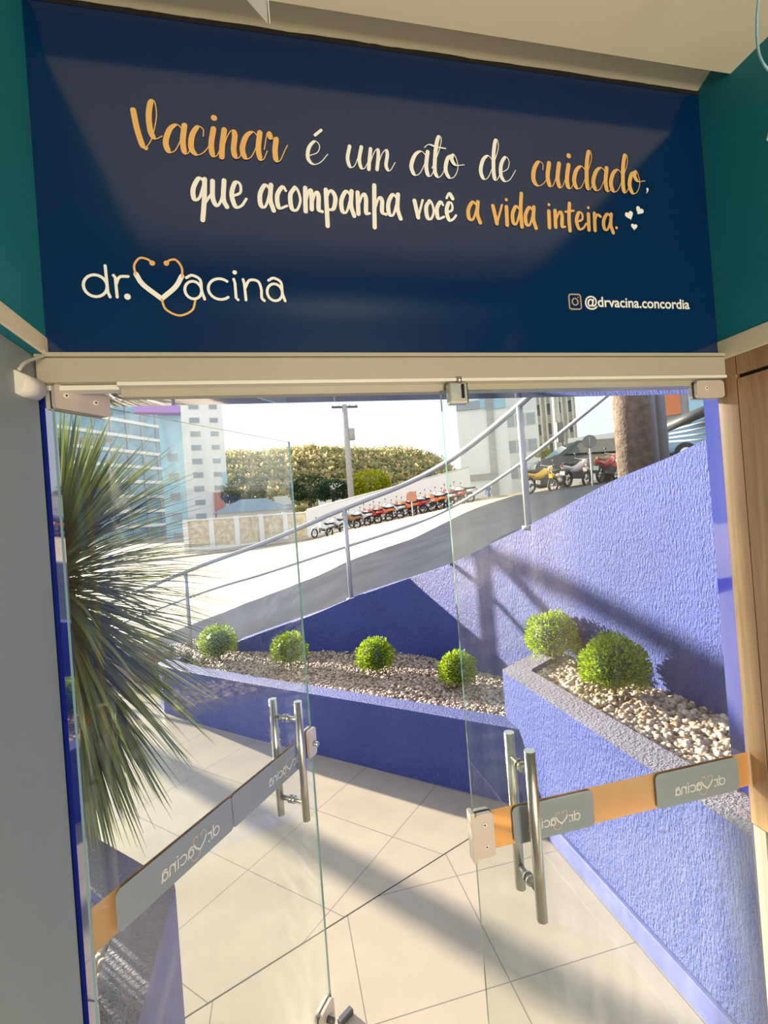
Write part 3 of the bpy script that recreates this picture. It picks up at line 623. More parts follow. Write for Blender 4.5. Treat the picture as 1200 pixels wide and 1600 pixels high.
# curving ramp wall
def curve_normal(i, P):
    d = P[min(i+1, len(P)-1)]-P[max(i-1, 0)]; return Vector((-d.y, d.x, 0)).normalized()*-1
bm = B(); rows = []
for i, p in enumerate(ct):
    n_ = curve_normal(i, ct)       # towards the street?
    if n_.dot(Vector((1, 1, 0))) < 0: n_ = -n_
    q = p+n_*0.16
    rows.append([bm.verts.new((p.x, p.y, 0)), bm.verts.new((p.x, p.y, p.z-0.006)), bm.verts.new((p.x+n_.x*.006, p.y+n_.y*.006, p.z)), bm.verts.new((q.x, q.y, p.z)), bm.verts.new((q.x, q.y, 0))])
for a_, b_ in zip(rows, rows[1:]):
    for k in range(4): bm.faces.new((a_[k], a_[k+1], b_[k+1], b_[k]))
bm.faces.new(rows[0][::-1]); bm.faces.new(rows[-1]); bmesh.ops.recalc_face_normals(bm, faces=bm.faces)
tag(obj('ramp_wall', bm, M['blue']), 'tall curved blue stucco ramp wall rising to the right behind the planters', 'wall')

def walls_poly(bm, outer, inner, z0, z1, mi_top=0, mi_side=0):
    n = len(outer); fac = []
    vo0 = [bm.verts.new((*p, z0)) for p in outer]; vo1 = [bm.verts.new((*p, z1)) for p in outer]
    vi0 = [bm.verts.new((*p, z0)) for p in inner]; vi1 = [bm.verts.new((*p, z1)) for p in inner]
    for i in range(n-1):
        bm.faces.new((vo0[i], vo0[i+1], vo1[i+1], vo1[i])).material_index = mi_side
        bm.faces.new((vo1[i], vo1[i+1], vi1[i+1], vi1[i])).material_index = mi_top
        bm.faces.new((vi1[i], vi1[i+1], vi0[i+1], vi0[i])).material_index = mi_side
    bm.faces.new((vo0[0], vo1[0], vi1[0], vi0[0])); bm.faces.new((vo0[-1], vi0[-1], vi1[-1], vo1[-1]))
    bmesh.ops.recalc_face_normals(bm, faces=bm.faces)
    if mi_top != mi_side: return bm
    es = [e for e in bm.edges if all(v in set(vo1+vi1) for v in e.verts) and len(e.link_faces) == 2]
    bmesh.ops.bevel(bm, geom=es, offset=0.008, segments=2, affect='EDGES', profile=0.5)
    return bm
# long low planter
po = [(0.905, 1.537), (0.815, 1.62), (0.353, 2.075), (-0.248, 2.65), (-0.704, 3.085), (-1.275, 3.66), (-1.60, 4.03), (-1.66, 4.16), (-1.60, 4.30)]
pi_ = [(1.0, 1.665), (0.90, 1.745), (0.46, 2.175), (-0.15, 2.76), (-0.61, 3.21), (-1.18, 3.78), (-1.44, 4.10), (-1.47, 4.18), (-1.44, 4.26)]
lp = thing('long_planter', 'long low blue planter filled with brown gravel and four round shrubs', 'planter')
obj('planter_wall', walls_poly(B(), po, pi_, 0, PB_Z, 0), M['blue'], lp)
# side planter at the right
ro = [(0.905, 0.06), (0.905, 0.5), (0.905, 1.2), (0.905, 1.70), (0.925, 1.735), (1.40, 2.02)]
ri = [(1.065, 0.06), (1.065, 0.5), (1.065, 1.2), (1.065, 1.63), (1.085, 1.66), (1.43, 1.87)]
rp = thing('side_planter', 'higher blue planter on the right holding two bigger round shrubs and pale pebbles', 'planter')
obj('planter_wall', walls_poly(B(), ro, ri, 0, PR_Z, 1), None, rp, mats=[M['blue'], M['concrete_rim']])
obj('skirting', box(B(), (0.885, 0.06, 0.0), (0.9048, 1.52, 0.10), 0.004), M['bluesmooth'], rp)
# planter at lower left
lo_ = [(-0.80, 0.062), (-0.80, 0.45), (-0.80, 0.66), (-0.81, 0.69), (-1.21, 1.09), (-1.75, 1.63)]
li_ = [(-0.925, 0.062), (-0.945, 0.45), (-0.945, 0.59), (-0.955, 0.615), (-1.30, 0.96), (-1.85, 1.50)]
ltp = thing('corner_planter', 'low planter with rough lilac-grey rim at lower left holding the yucca', 'planter')
obj('planter_wall', walls_poly(B(), lo_, li_, 0, PL_Z, 1), None, ltp, mats=[M['bluesmooth'], M['concrete_rim']])

def inside(poly, x, y):
    c = False; n = len(poly)
    for i in range(n):
        x1, y1 = poly[i]; x2, y2 = poly[(i+1)%n]
        if (y1 > y) != (y2 > y) and x < (x2-x1)*(y-y1)/(y2-y1)+x1: c = not c
    return c
def pebbles(name, poly, z, size, m, label, cat, count, relief=0.0):
    xs = [p[0] for p in poly]; ys = [p[1] for p in poly]; me_v = []; me_f = []
    t = bmesh.new(); bmesh.ops.create_icosphere(t, subdivisions=1, radius=1.0); tv = [v.co.copy() for v in t.verts]; tf = [[v.index for v in f.verts] for f in t.faces]; t.free()
    n = 0
    while n < count:
        x = random.uniform(min(xs), max(xs)); y = random.uniform(min(ys), max(ys))
        if not inside(poly, x, y): continue
        s = size*random.uniform(0.6, 1.25); zz = z+random.uniform(-0.5, 0.35)*size+relief*noise.noise(Vector((x*3, y*3, 0)))
        R_ = Matrix.Rotation(random.uniform(0, 6.28), 3, 'Z') @ Matrix.Rotation(random.uniform(-.6, .6), 3, 'X'); sc = (random.uniform(.8, 1.25), random.uniform(.6, .9), random.uniform(.45, .75)); k = len(me_v)
        for v in tv:
            p = R_ @ Vector((v.x*sc[0], v.y*sc[1], v.z*sc[2]))*s*(1+random.uniform(-.08, .08)); me_v.append((x+p.x, y+p.y, zz+p.z))
        me_f += [[i+k for i in f] for f in tf]; n += 1
    base = len(me_v); me_v += [(p[0], p[1], z-size*0.6) for p in poly]; me_f.append(list(range(base, base+len(poly))))
    me = bpy.data.meshes.new(name); me.from_pydata(me_v, [], me_f); me.materials.append(m)
    for p in me.polygons: p.use_smooth = True
    me.polygons[len(me.polygons)-1].use_smooth = False
    o = bpy.data.objects.new(name, me); COL.objects.link(o); return tag(o, label, cat, None, 'stuff')
bedB = [p for p in pi_]+[(-1.47, 5.0), (-0.93, 4.26)]+[(p.x, p.y) for p in ct[6:] if p.y > 2.0]+[(1.36, 2.0), (1.10, 1.76)]
bedB = list(pi_)+[(-1.75, 5.0), (-1.35, 5.15), (-0.92, 4.24), (-0.13, 3.94), (0.25, 3.68), (0.52, 3.53), (0.79, 3.31), (1.05, 2.86), (1.22, 2.50), (1.36, 2.08), (1.08, 1.80)]
pebbles('gravel_bed', bedB, PB_Z-0.03, 0.016, M['gravel'], 'brown and grey gravel filling the long low blue planter', 'gravel', 9500, 0.02)
bedR = [(1.065, 0.1), (1.065, 1.63), (1.43, 1.87), (1.47, 1.80), (1.54, 1.40), (1.565, 1.0), (1.565, 0.1)]
pebbles('pebble_bed', bedR, PR_Z-0.035, 0.021, M['pebble'], 'pale rounded pebbles filling the right-hand blue planter', 'pebbles', 2300, 0.015)
bedL = [(-0.945, 0.34), (-0.945, 0.59), (-1.30, 0.96), (-1.85, 1.50), (-2.2, 1.2), (-2.2, 0.34)]
pebbles('pebble_bed', bedL, PL_Z-0.04, 0.022, M['pebble'], 'ochre pebbles in the lower left planter under the yucca', 'pebbles', 1300)

# ------------------------------------------------------------------ round shrubs
def leaf(bm, p, d, up, L, W):
    side = d.cross(up)
    if side.length < 1e-4: side = Vector((1, 0, 0))
    side.normalize(); n_ = side.cross(d).normalized()
    a = bm.verts.new(p); b = bm.verts.new(p+d*L*.5+side*W/2+n_*W*.15); c = bm.verts.new(p+d*L); e = bm.verts.new(p+d*L*.5-side*W/2+n_*W*.15)
    bm.faces.new((a, b, c)); bm.faces.new((a, c, e))
def shrub(x, y, z, r, n, label, grp=None, sz=0.016, squash=0.95):
    t = thing('round_shrub', label, 'shrub', (x, y, z), random.uniform(0, 6), 'clipped round shrubs in the blue planters')
    bm = B(); lump = [Vector((random.gauss(0,1), random.gauss(0,1), random.gauss(0,1))).normalized() for _ in range(26)]
    for i in range(n):
        d = Vector((random.gauss(0,1), random.gauss(0,1), random.gauss(0,1))).normalized()
        k = 0.84+0.16*max(0, max(d.dot(l) for l in lump)-0.9)*10; rr_ = r*k*random.uniform(0.68, 1.0)
        if d.z < -0.6: continue
        p = Vector((d.x*rr_, d.y*rr_, r*squash+d.z*rr_*squash)); dd = (d+Vector((random.uniform(-.6,.6), random.uniform(-.6,.6), random.uniform(-.2,.8)))).normalized()
        leaf(bm, p, dd, Vector((random.gauss(0,1), random.gauss(0,1), random.gauss(0,1))), sz*random.uniform(1.0,1.7), sz*.8)
    obj('foliage', bm, M['boxwood'], t)
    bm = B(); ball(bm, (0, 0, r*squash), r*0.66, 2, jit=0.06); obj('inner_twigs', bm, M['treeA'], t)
    bm = B(); cyl(bm, (0, 0, -0.03), (0, 0, r*.5), 0.012, seg=8); obj('stem', bm, M['bark'], t)
    return t
def onz(px, py, z):
    d = ray(px, py); return CAM+d*((z-CAM.z)/d.z)
gz = PB_Z-0.03
for (px, py, rpx, lab) in ((342, 1037, 31, 'clipped round shrub at the left end of the long planter, beside the grey rosette'),
                      (454, 1046, 30, 'round shrub behind the free edge of the open glass door in the long planter'),
                      (589, 1058, 32, 'dark green round shrub in the middle of the long planter against the deep blue wall'),
                      (717, 1078, 32, 'yellow-green round shrub at the right end of the long low planter')):
    p = onz(px, py-4, gz); D = (p-CAM).dot(_f); shrub(p.x, p.y, gz-0.01, rpx/FPX*D*1.0, 2600, lab)
p = onz(868, 1033, PR_Z-.03); shrub(p.x-0.03, p.y-0.03, PR_Z-.04, 45/FPX*(p-CAM).dot(_f), 4200, 'round shrub at the far end of the right-hand planter in the wall corner', sz=0.014)
p = onz(966, 1085, PR_Z-.03); shrub(p.x-0.02, p.y, PR_Z-.045, 53/FPX*(p-CAM).dot(_f), 5200, 'largest round shrub, nearest on the right-hand planter, half in shade', sz=0.015)
# small grey rosette plant
p = onz(295, 1036, gz); t = thing('rosette_plant', 'small grey spiky rosette plant at the left end of the long planter', 'plant', (p.x, p.y, gz))
bm = B()
for i in range(60):
    a_ = random.uniform(0, 6.28); e_ = random.uniform(0.2, 1.4); d = Vector((math.cos(a_)*math.cos(e_), math.sin(a_)*math.cos(e_), math.sin(e_))); leaf(bm, Vector((0, 0, 0.0)), d, Vector((0, 0, 1)), random.uniform(.09, .14), .022)
obj('foliage', bm, M['aloe'], t)

# ------------------------------------------------------------------ yucca
def yucca(x, y, z, zc):
    t = thing('yucca', 'large spiky yucca with long narrow leaves behind the open glass door', 'plant', (x, y, z))
    bm = B(); tube(bm, [(0, 0, -0.05), (0.01, 0, 0.3), (0, 0.01, zc-z)], lambda u: 0.07-0.02*u, 14); obj('trunk', bm, M['bark'], t)
    bm = B()
    for i in range(1450):
        u = random.random(); el = math.radians(84-168*u**0.8)+random.gauss(0, 0.05)           # from upright to hanging
        az = random.uniform(0, 2*PI)
        h = (zc-z)+0.08-0.62*max(0, u-0.25)+random.uniform(-.05, .05)
        d = Vector((math.cos(az)*math.cos(el), math.sin(az)*math.cos(el), math.sin(el)))
        L = random.uniform(0.56, 0.73)*(0.95+0.12*u); w = random.uniform(0.007, 0.011)
        p0 = Vector((0, 0, h))+d*0.04; side = d.cross(Vector((0, 0, 1))).normalized(); nn = side.cross(d)
        droop = 0.05+0.10*math.cos(el); prev = None
        for k, tt in enumerate((0, 0.33, 0.7, 1.0)):
            c = p0+d*L*tt-Vector((0, 0, 1))*droop*L*tt*tt; ww = w*(1.0, 1.0, .62, 0.06)[k]
            cur = [bm.verts.new(c+side*ww), bm.verts.new(c-nn*ww*.35), bm.verts.new(c-side*ww)]
            if prev:
                bm.faces.new((prev[0], prev[1], cur[1], cur[0])); bm.faces.new((prev[1], prev[2], cur[2], cur[1]))
            prev = cur
    obj('foliage', bm, M['yucca'], t)
    bm = B()
    for i in range(140):
        az = random.uniform(0, 2*PI); h = random.uniform(0.15, (zc-z)*.6); d = Vector((math.cos(az)*.22, math.sin(az)*.22, -1)).normalized(); leaf(bm, Vector((math.cos(az)*.06, math.sin(az)*.06, h+.2)), d, Vector((math.cos(az), math.sin(az), 0)), random.uniform(.25, .35), .018)
    obj('dry_skirt', bm, M['leafdead'], t)
    return t
yc = at(92, 905, 2.0)
yucca(yc.x, yc.y, PL_Z-0.04, yc.z)

# ------------------------------------------------------------------ street surface behind the ramp wall
near = [(-8, 6.8, 0.05), (-3.0, 5.6, 0.22), (-1.47, 4.88, 0.40), (-0.87, 4.27, 0.535), (-0.09, 4.05, 0.78), (0.30, 3.80, 0.94), (0.60, 3.64, 1.04), (0.88, 3.40, 1.14), (1.17, 2.95, 1.29), (1.34, 2.56, 1.44), (1.50, 2.16, 1.59), (1.60, 1.88, 1.69), (1.67, 1.42, 1.85), (1.70, 1.0, 1.94), (1.70, 0.79, 1.99), (1.70, 0.35, 2.10)]
far = [(-30, 30, -0.4), (-12, 31, -0.1), (-5.4, 30.8, 0.07), (-1.8, 30, 0.3), (1.75, 29.2, 0.57), (3.6, 27.8, 1.0), (5.7, 26.3, 1.36), (8.4, 24.7, 1.8), (9.9, 23.3, 2.1), (11.5, 21.0, 2.25), (13, 18, 2.45), (15, 15, 2.6), (17, 11, 2.9), (18, 7, 3.1), (19, 4, 3.3), (19, 0.4, 3.4)]
def is_far(c):  # edge of the painted shade: street coloured dark before it, pale beyond
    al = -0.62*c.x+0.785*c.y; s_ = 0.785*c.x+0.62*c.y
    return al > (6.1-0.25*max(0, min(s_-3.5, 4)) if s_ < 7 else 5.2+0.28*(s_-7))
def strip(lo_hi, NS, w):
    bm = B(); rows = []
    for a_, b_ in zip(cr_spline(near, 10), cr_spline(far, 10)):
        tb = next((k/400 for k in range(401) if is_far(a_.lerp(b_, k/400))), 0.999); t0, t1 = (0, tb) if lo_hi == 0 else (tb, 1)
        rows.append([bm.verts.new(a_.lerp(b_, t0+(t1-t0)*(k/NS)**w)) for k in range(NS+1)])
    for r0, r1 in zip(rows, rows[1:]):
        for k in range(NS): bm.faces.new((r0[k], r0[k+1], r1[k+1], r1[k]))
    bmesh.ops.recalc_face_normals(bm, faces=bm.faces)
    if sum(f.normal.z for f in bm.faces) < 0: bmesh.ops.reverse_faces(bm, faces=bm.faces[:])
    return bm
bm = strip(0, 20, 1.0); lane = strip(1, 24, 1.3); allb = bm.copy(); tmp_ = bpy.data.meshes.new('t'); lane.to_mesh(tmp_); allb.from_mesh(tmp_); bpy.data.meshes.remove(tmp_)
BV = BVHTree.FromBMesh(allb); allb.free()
structure('trim_19', bm, M['street'], label='strip of the sloping street nearest the railing, shade put into its dark colour', smooth=True)['category'] = 'street'
structure('trim_20', lane, M['pave'], label='far part of the street beyond the dark strip, sunlight put into its pale colour', smooth=True)['category'] = 'street'
bm = B(); rows = []
for p in cr_spline(near[:5], 6): rows.append((bm.verts.new((p.x, p.y, -0.1)), bm.verts.new((p.x, p.y, p.z)), bm.verts.new((p.x+.05, p.y+.12, p.z)), bm.verts.new((p.x+.05, p.y+.12, -0.1))))
for r0, r1 in zip(rows, rows[1:]):
    for k in range(3): bm.faces.new((r0[k], r0[k+1], r1[k+1], r1[k]))
structure('trim_25', bm, M['brickred'], label='low brown brick kerb wall under the street at the far left')
structure('trim_26', slabfloor([(-60, 0.4), (40, 0.4), (40, 20), (-60, 20)], -0.3, -0.1), M['pave'], label='ground around the patio')
# far ground: pale pavement rising behind the street
bm = B(); rows = []
for a_ in cr_spline(far, 4):
    c_ = Vector((a_.x, a_.y, 0)).normalized(); rows.append([bm.verts.new((a_.x-c_.x*.3, a_.y-c_.y*.3, a_.z+0.10)), bm.verts.new((a_.x-c_.x*.3, a_.y-c_.y*.3, a_.z-0.3)), ][::-1]+[bm.verts.new((a_.x+c_.x*3, a_.y+c_.y*3, a_.z+0.12)), bm.verts.new((a_.x+c_.x*25, a_.y+c_.y*25, a_.z+0.6)), bm.verts.new((a_.x*9, a_.y*9, a_.z+1.0))])
for r0, r1 in zip(rows, rows[1:]):
    for k in range(4): bm.faces.new((r0[k], r0[k+1], r1[k+1], r1[k]))
structure('trim_21', bm, M['pave'], label='pale pavement on the far side of the street')['category'] = 'pavement'
def ground(px, py):
    d = ray(px, py).normalized(); h = BV.ray_cast(CAM, d)
    return h[0] if h[0] is not None else at(px, py, 28)
def gz_at(x, y):
    h = BV.ray_cast(Vector((x, y, 20)), Vector((0, 0, -1))); return h[0].z if h[0] is not None else 0.5

# ------------------------------------------------------------------ railing on the ramp wall
rl = thing('ramp_railing', 'grey painted tube railing climbing along the top of the curved blue wall', 'railing')
def on_curve(xq):
    best = min(ct, key=lambda p: abs(p.x-xq)); return best
posts = [((-1.47, 4.88, 0.41), 1.285, 0.020), ((0.247+.03, 3.70, 0.96), 1.865, 0.022), ((1.40, 2.13, 1.61), 2.495, 0.024)]
for (x, y, z), zt, r_ in posts:
    bm = B(); cyl(bm, (x, y, z-0.05), (x-0.0, y, zt), r_, seg=20); cyl(bm, (x, y, z-0.02), (x, y, z+0.006), r_*2, seg=20); obj('post', bm, M['rail'], rl, smooth=False)
top = [(-3.6, 6.2, 0.55), (-1.47, 4.88, 1.285), (-0.55, 4.30, 1.565), (0.277, 3.70, 1.865), (0.85, 3.28, 2.06), (1.15, 2.78, 2.235), (1.40, 2.13, 2.50), (1.55, 1.55, 2.75), (1.60, 0.9, 2.97), (1.61, 0.45, 3.1)]
bm = B(); tube(bm, cr_spline(top, 8), 0.024, 16); obj('top_rail', bm, M['rail'], rl)
mid = [(-3.6, 6.2, 0.25), (-1.47, 4.88, 0.98), (-0.55, 4.30, 1.235), (0.277, 3.70, 1.485), (0.85, 3.28, 1.66), (1.15, 2.78, 1.83), (1.40, 2.13, 2.085), (1.55, 1.55, 2.33), (1.60, 0.9, 2.55), (1.61, 0.45, 2.7)]
bm = B(); tube(bm, cr_spline(mid, 8), 0.0135, 12); obj('mid_rail', bm, M['rail'], rl)

# brown pillar and steel pipes behind the wall
q = at(994, 740, 3.6); gzq = gz_at(q.x, q.y)
bm = B(); r_ = 26/FPX*3.6
cyl(bm, (0, 0, -0.1), (0, 0, 2.0), r_, r_*1.02, seg=40)
o = obj('street_pillar', bm, M['pillar']); o.location = (q.x, q.y, gzq); tag(o, 'thick rough brown pillar rising behind the right end of the blue wall', 'pillar')
q2 = at(1031, 720, 3.7); pp = thing('downpipes', 'pair of pale steel pipes standing just right of the brown pillar', 'pipes', (q2.x, q2.y, gz_at(q2.x, q2.y)))
for dx, rr_ in ((-0.045, 0.026), (0.045, 0.034)):
    bm = B(); cyl(bm, (dx, 0, -0.1), (dx, 0, 2.1), rr_, seg=24); obj('pipe', bm, M['rail'], pp)
bm = B(); box(bm, (-0.03, 0.012, -0.1), (0.03, 0.05, 2.1)); obj('backing_plate', bm, M['polec'], pp)

# ------------------------------------------------------------------ vehicles
def motorbike(colm, seatm, label, loc, rz, group, lean=0.12, boxy=False):
    t = thing('motorcycle', label, 'motorcycle', loc, rz, group)
    def part(name, bm, m, **k): o = obj(name, bm, m, t, **k); o.rotation_euler = (lean, 0, 0); return o
    for x in (-0.62, 0.66):
        bm = B()
        R0, r0 = 0.255, 0.048
        ring = [[bm.verts.new((x+(R0+r0*math.cos(b_))*math.cos(a_), r0*math.sin(b_), 0.30+(R0+r0*math.cos(b_))*math.sin(a_))) for b_ in [2*PI*j/8 for j in range(8)]] for a_ in [2*PI*i/24 for i in range(24)]]
        for i in range(24):
            for j in range(8): bm.faces.new((ring[i][j], ring[(i+1)%24][j], ring[(i+1)%24][(j+1)%8], ring[i][(j+1)%8])).smooth = True
        for k in range(5):
            a_ = 2*PI*k/5; cyl(bm, (x, 0, .30), (x+.23*math.cos(a_), 0, .30+.23*math.sin(a_)), 0.012, seg=6, mi=1)
        cyl(bm, (x, -.03, .30), (x, .03, .30), .06, seg=14, mi=1)
        o = obj('wheel', bm, None, t, mats=[M['rubber'], M['chrome']]); o.rotation_euler = (lean, 0, 0)
    bm = B(); tube(bm, cr_spline([(-.55, 0, .62), (-.2, 0, .66), (.1, 0, .78), (.38, 0, .80)], 5), lambda u: .08+.10*math.sin(PI*min(1, u*1.05)), 12); part('fuel_tank', bm, colm)
    bm = B(); tube(bm, [(-.95, 0, .84), (-.7, 0, .80), (-.3, 0, .80), (0, 0, .86)], lambda u: .05+.05*u, 10); part('seat', bm, seatm)
    bm = B(); tube(bm, [(-1.0, 0, .72), (-.75, 0, .70), (-.4, 0, .64)], lambda u: .05+.06*u, 10); part('tail_cowl', bm, colm)
    bm = B(); ball(bm, (-1.02, 0, .74), .05, 1); part('tail_light', bm, M['taillight'])
    bm = B(); box(bm, (-.18, -.12, .30), (.22, .12, .62), .03); cyl(bm, (-.75, .13, .34), (-.1, .13, .32), .04, seg=10); part('engine', bm, M['mesh'])
    bm = B(); cyl(bm, (.66, -.06, .3), (.40, -.06, .95), .018, seg=8); cyl(bm, (.66, .06, .3), (.40, .06, .95), .018, seg=8); tube(bm, [(.28, -.29, 1.04), (.38, -.13, 1.0), (.38, .13, 1.0), (.28, .29, 1.04)], .015, 8); part('handlebar', bm, M['chrome'])
    bm = B(); tube(bm, [(.50, 0, .62), (.62, 0, .66), (.86, 0, .58)], lambda u: .09-.03*u, 8); ball(bm, (.48, 0, .90), .10, 2); part('front_fairing', bm, colm)
    bm = B(); box(bm, (-.98, -.09, .42), (-.96, .09, .56)); part('number_plate', bm, M['plastic'])
    for s in (-1, 1):
        bm = B(); ball(bm, (.28, s*.27, 1.20), .05, 1); cyl(bm, (.28, s*.25, 1.03), (.28, s*.27, 1.18), .006, seg=6); part('mirror', bm, M['mesh'])
    return t
def car(name, paint, label, loc, rz, group=None, L=4.2, H=1.5, W=1.75, van=False, cat='car'):
    t = thing(name, label, cat, loc, rz, group)
    xs = [(-.5, .32), (-.5, .60), (-.47, .68), (-.40 if not van else -.46, .96), (-.30 if not van else -.38, 1.0), (.10, 1.0), (.27, .70), (.46, .60), (.5, .45), (.5, .25), (-.5, .22)]
    prof_ = [(x*L, z*H) for x, z in xs]
    bm = B()
    def col(y, k): return [bm.verts.new((x, y*(1 if z < .66*H else k), z)) for x, z in prof_]
    A_ = col(-W/2, .82); C_ = col(W/2, .82); n_ = len(prof_)
    for i in range(n_): bm.faces.new((A_[i], A_[(i+1)%n_], C_[(i+1)%n_], C_[i]))
    bm.faces.new(A_[::-1]); bm.faces.new(C_); bmesh.ops.recalc_face_normals(bm, faces=bm.faces)
    bmesh.ops.bevel(bm, geom=list(bm.edges), offset=0.05, segments=2, affect='EDGES', profile=0.5); obj('car_body', bm, paint, t, smooth=True)
    for s in (-1, 1):
        bm = B(); pts = [(-.38, .69), (-.35 if not van else -.41, .93), (.09, .93), (.22, .70)]
        vv = [bm.verts.new((x*L, s*(W/2*(.995 if z < .75 else .855)+.012), z*H)) for x, z in pts]; vb = [bm.verts.new((v.co.x, v.co.y-s*.02, v.co.z)) for v in vv]
        bm.faces.new(vv); bm.faces.new(vb[::-1])
        for i in range(4): bm.faces.new((vv[i], vv[(i+1)%4], vb[(i+1)%4], vb[i]))
        bmesh.ops.recalc_face_normals(bm, faces=bm.faces); obj('side_window', bm, M['carglass'], t)
    bm = B(); x0 = -.475*L-.02; vv = [bm.verts.new(p) for p in ((x0, -W*.40, .70*H), (x0, W*.40, .70*H), ((-.415 if not van else -.462)*L-.02, W*.34, .93*H), ((-.415 if not van else -.462)*L-.02, -W*.34, .93*H))]; bm.faces.new(vv)
    ex = bmesh.ops.extrude_face_region(bm, geom=bm.faces[:]); bmesh.ops.translate(bm, verts=[v for v in ex['geom'] if isinstance(v, bmesh.types.BMVert)], vec=(.03, 0, 0)); obj('rear_window', bm, M['carglass'], t)
    bm = B(); vv = [bm.verts.new(p) for p in ((.265*L+.03, -W*.42, .715*H), (.265*L+.03, W*.42, .715*H), (.115*L+.03, W*.36, .97*H), (.115*L+.03, -W*.36, .97*H))]; bm.faces.new(vv)
    ex = bmesh.ops.extrude_face_region(bm, geom=bm.faces[:]); bmesh.ops.translate(bm, verts=[v for v in ex['geom'] if isinstance(v, bmesh.types.BMVert)], vec=(-.03, 0, 0)); obj('windscreen', bm, M['carglass'], t)
    for s in (-1, 1):
        bm = B(); box(bm, (-.5*L-.02, min(s*W*.30, s*W*.47), .52*H), (-.5*L+.05, max(s*W*.30, s*W*.47), .62*H), .01); obj('tail_light', bm, M['taillight'], t)
        bm = B(); box(bm, (.47*L, min(s*W*.30, s*W*.47), .42*H), (.5*L+.02, max(s*W*.30, s*W*.47), .50*H), .01); obj('headlight', bm, M['chrome'], t)
        for x in (-.31*L, .31*L):
            bm = B(); cyl(bm, (x, s*(W/2-.18), .31), (x, s*(W/2+.01), .31), .31, seg=28); cyl(bm, (x, s*(W/2+.01), .31), (x, s*(W/2+.02), .31), .18, seg=20, mi=1); obj('wheel', bm, None, t, mats=[M['rubber'], M['chrome']])
    return t
g = ground(850, 806)
def put(px, py, dz=0.0):
    g_ = ground(px, py); return (g_.x, g_.y, g_.z+dz)

# near group on the right: placed on the street by where their wheels touch it
def face_cam(p, off): return math.atan2(CAM.y-p[1], CAM.x-p[0])+off
nb = at(848, 800, 17.5); nb = (nb.x, nb.y, gz_at(nb.x, nb.y))
motorbike(M['yellow'], M['rubber'], 'motorcycle with yellow tail parked nearest the blue wall', nb, 0.35, 'motorcycles beside the dark van')
nb2 = (nb[0]+1.0, nb[1]-0.7, gz_at(nb[0]+1.0, nb[1]-.7)); motorbike(M['bikewhite'], M['rubber'], 'pale white and grey motorcycle parked right of the yellow-tailed one', nb2, 0.45, 'motorcycles beside the dark van')
nb3 = (nb[0]+1.9, nb[1]-1.2, gz_at(nb[0]+1.9, nb[1]-1.2)); motorbike(M['red'], M['brownseat'], 'red motorcycle with tan seat parked in front of the dark van', nb3, 0.5, 'motorcycles beside the dark van')
vp = at(912, 768, 19.5); car('minivan', M['cardark'], 'dark minivan parked behind the motorcycles under the round sign', (vp.x, vp.y, gz_at(vp.x, vp.y)), 3.0, L=4.6, H=1.75, van=True, cat='van')
vp = at(832, 785, 25.0); car('parked_car', M['carwhite'], 'white hatchback with red tail lights seen from behind left of the dark van', (vp.x, vp.y, gz_at(vp.x, vp.y)), 0.55, L=3.9, H=1.5)
vp = at(1115, 690, 13.0); car('parked_car', M['carblue'], 'pale blue car at the right edge just over the top of the blue wall', (vp.x, vp.y, gz_at(vp.x, vp.y)), 2.9, L=4.2, H=1.5)

# row of motorcycles on the far side
bcols = [M['bikewhite'], M['bikewhite'], M['brownseat'], M['bikewhite'], M['red'], M['orangep'], M['bikewhite'], M['orangep'], M['red'], M['bikewhite'], M['orangep'], M['bikewhite'], M['red'], M['bikewhite']]
cnames = ['pale grey', 'pale grey', 'tan', 'pale grey', 'red', 'orange', 'pale grey', 'orange', 'red', 'pale grey', 'orange', 'pale grey', 'red', 'pale grey']
bpx = [503, 523, 545, 562, 578, 594, 612, 630, 647, 660, 674, 690, 705, 720]
where = ['leftmost of the far row', 'second from the left end of the row', 'third from the left end of the row', 'just left of the first red one', 'leftmost red one of the row', 'leftmost orange one, next to the red one', 'right of the leftmost orange one', 'below the round pinkish sign', 'just right of the round pinkish sign', 'fifth from the right end', 'rightmost orange one of the row', 'third from the right end', 'rightmost red one of the row', 'rightmost of the far row']
protos = {}
for i, px in enumerate(bpx):
    t_ = (px-503)/(720-503); D_ = 28.3-2.6*t_; pt = at(px, 838-54*t_, D_); lo = (pt.x, pt.y, gz_at(pt.x, pt.y)); rz = 2.2+random.uniform(-.15, .15); lab = '%s motorcycle across the street, %s' % (cnames[i], where[i])
    if cnames[i] in protos:
        c_ = copy_tree(protos[cnames[i]]); c_.location = lo; c_.rotation_euler = (0, 0, rz); c_['label'] = lab
    else: protos[cnames[i]] = motorbike(bcols[i], M['rubber'], lab, lo, rz, 'motorcycles across the street')

# ------------------------------------------------------------------ signs, poles
def pole(name, px, ptop, pbot, D, r, m, label, cat='pole'):
    a_ = at(px[0], ptop, D); b_ = at(px[1], pbot, D); t = thing(name, label, cat, (b_.x, b_.y, b_.z))
    bm = B(); cyl(bm, (0, 0, -1.0), (0, 0, a_.z-b_.z), r, r*.8, seg=14); obj('pole', bm, m, t); return t, a_.z-b_.z
t, h = pole('utility_pole', (541, 549), 632, 778, 36, 0.24, M['polec'], 'tall pale utility pole with a crossarm left of centre beyond the street')
bm = B(); box(bm, (-1.0, -.05, h-.25), (1.0, .05, h-.1)); obj('crossarm', bm, M['mesh'], t)
for x in (-.9, -.4, .4, .9):
    bm = B(); cyl(bm, (x, 0, h-.1), (x, 0, h+.08), .05, seg=8); obj('insulator', bm, M['plastic'], t)
bm = B(); cyl(bm, (.38, 0, h*.62), (.38, 0, h*.74), .25, seg=14); obj('transformer', bm, M['polec'], t)
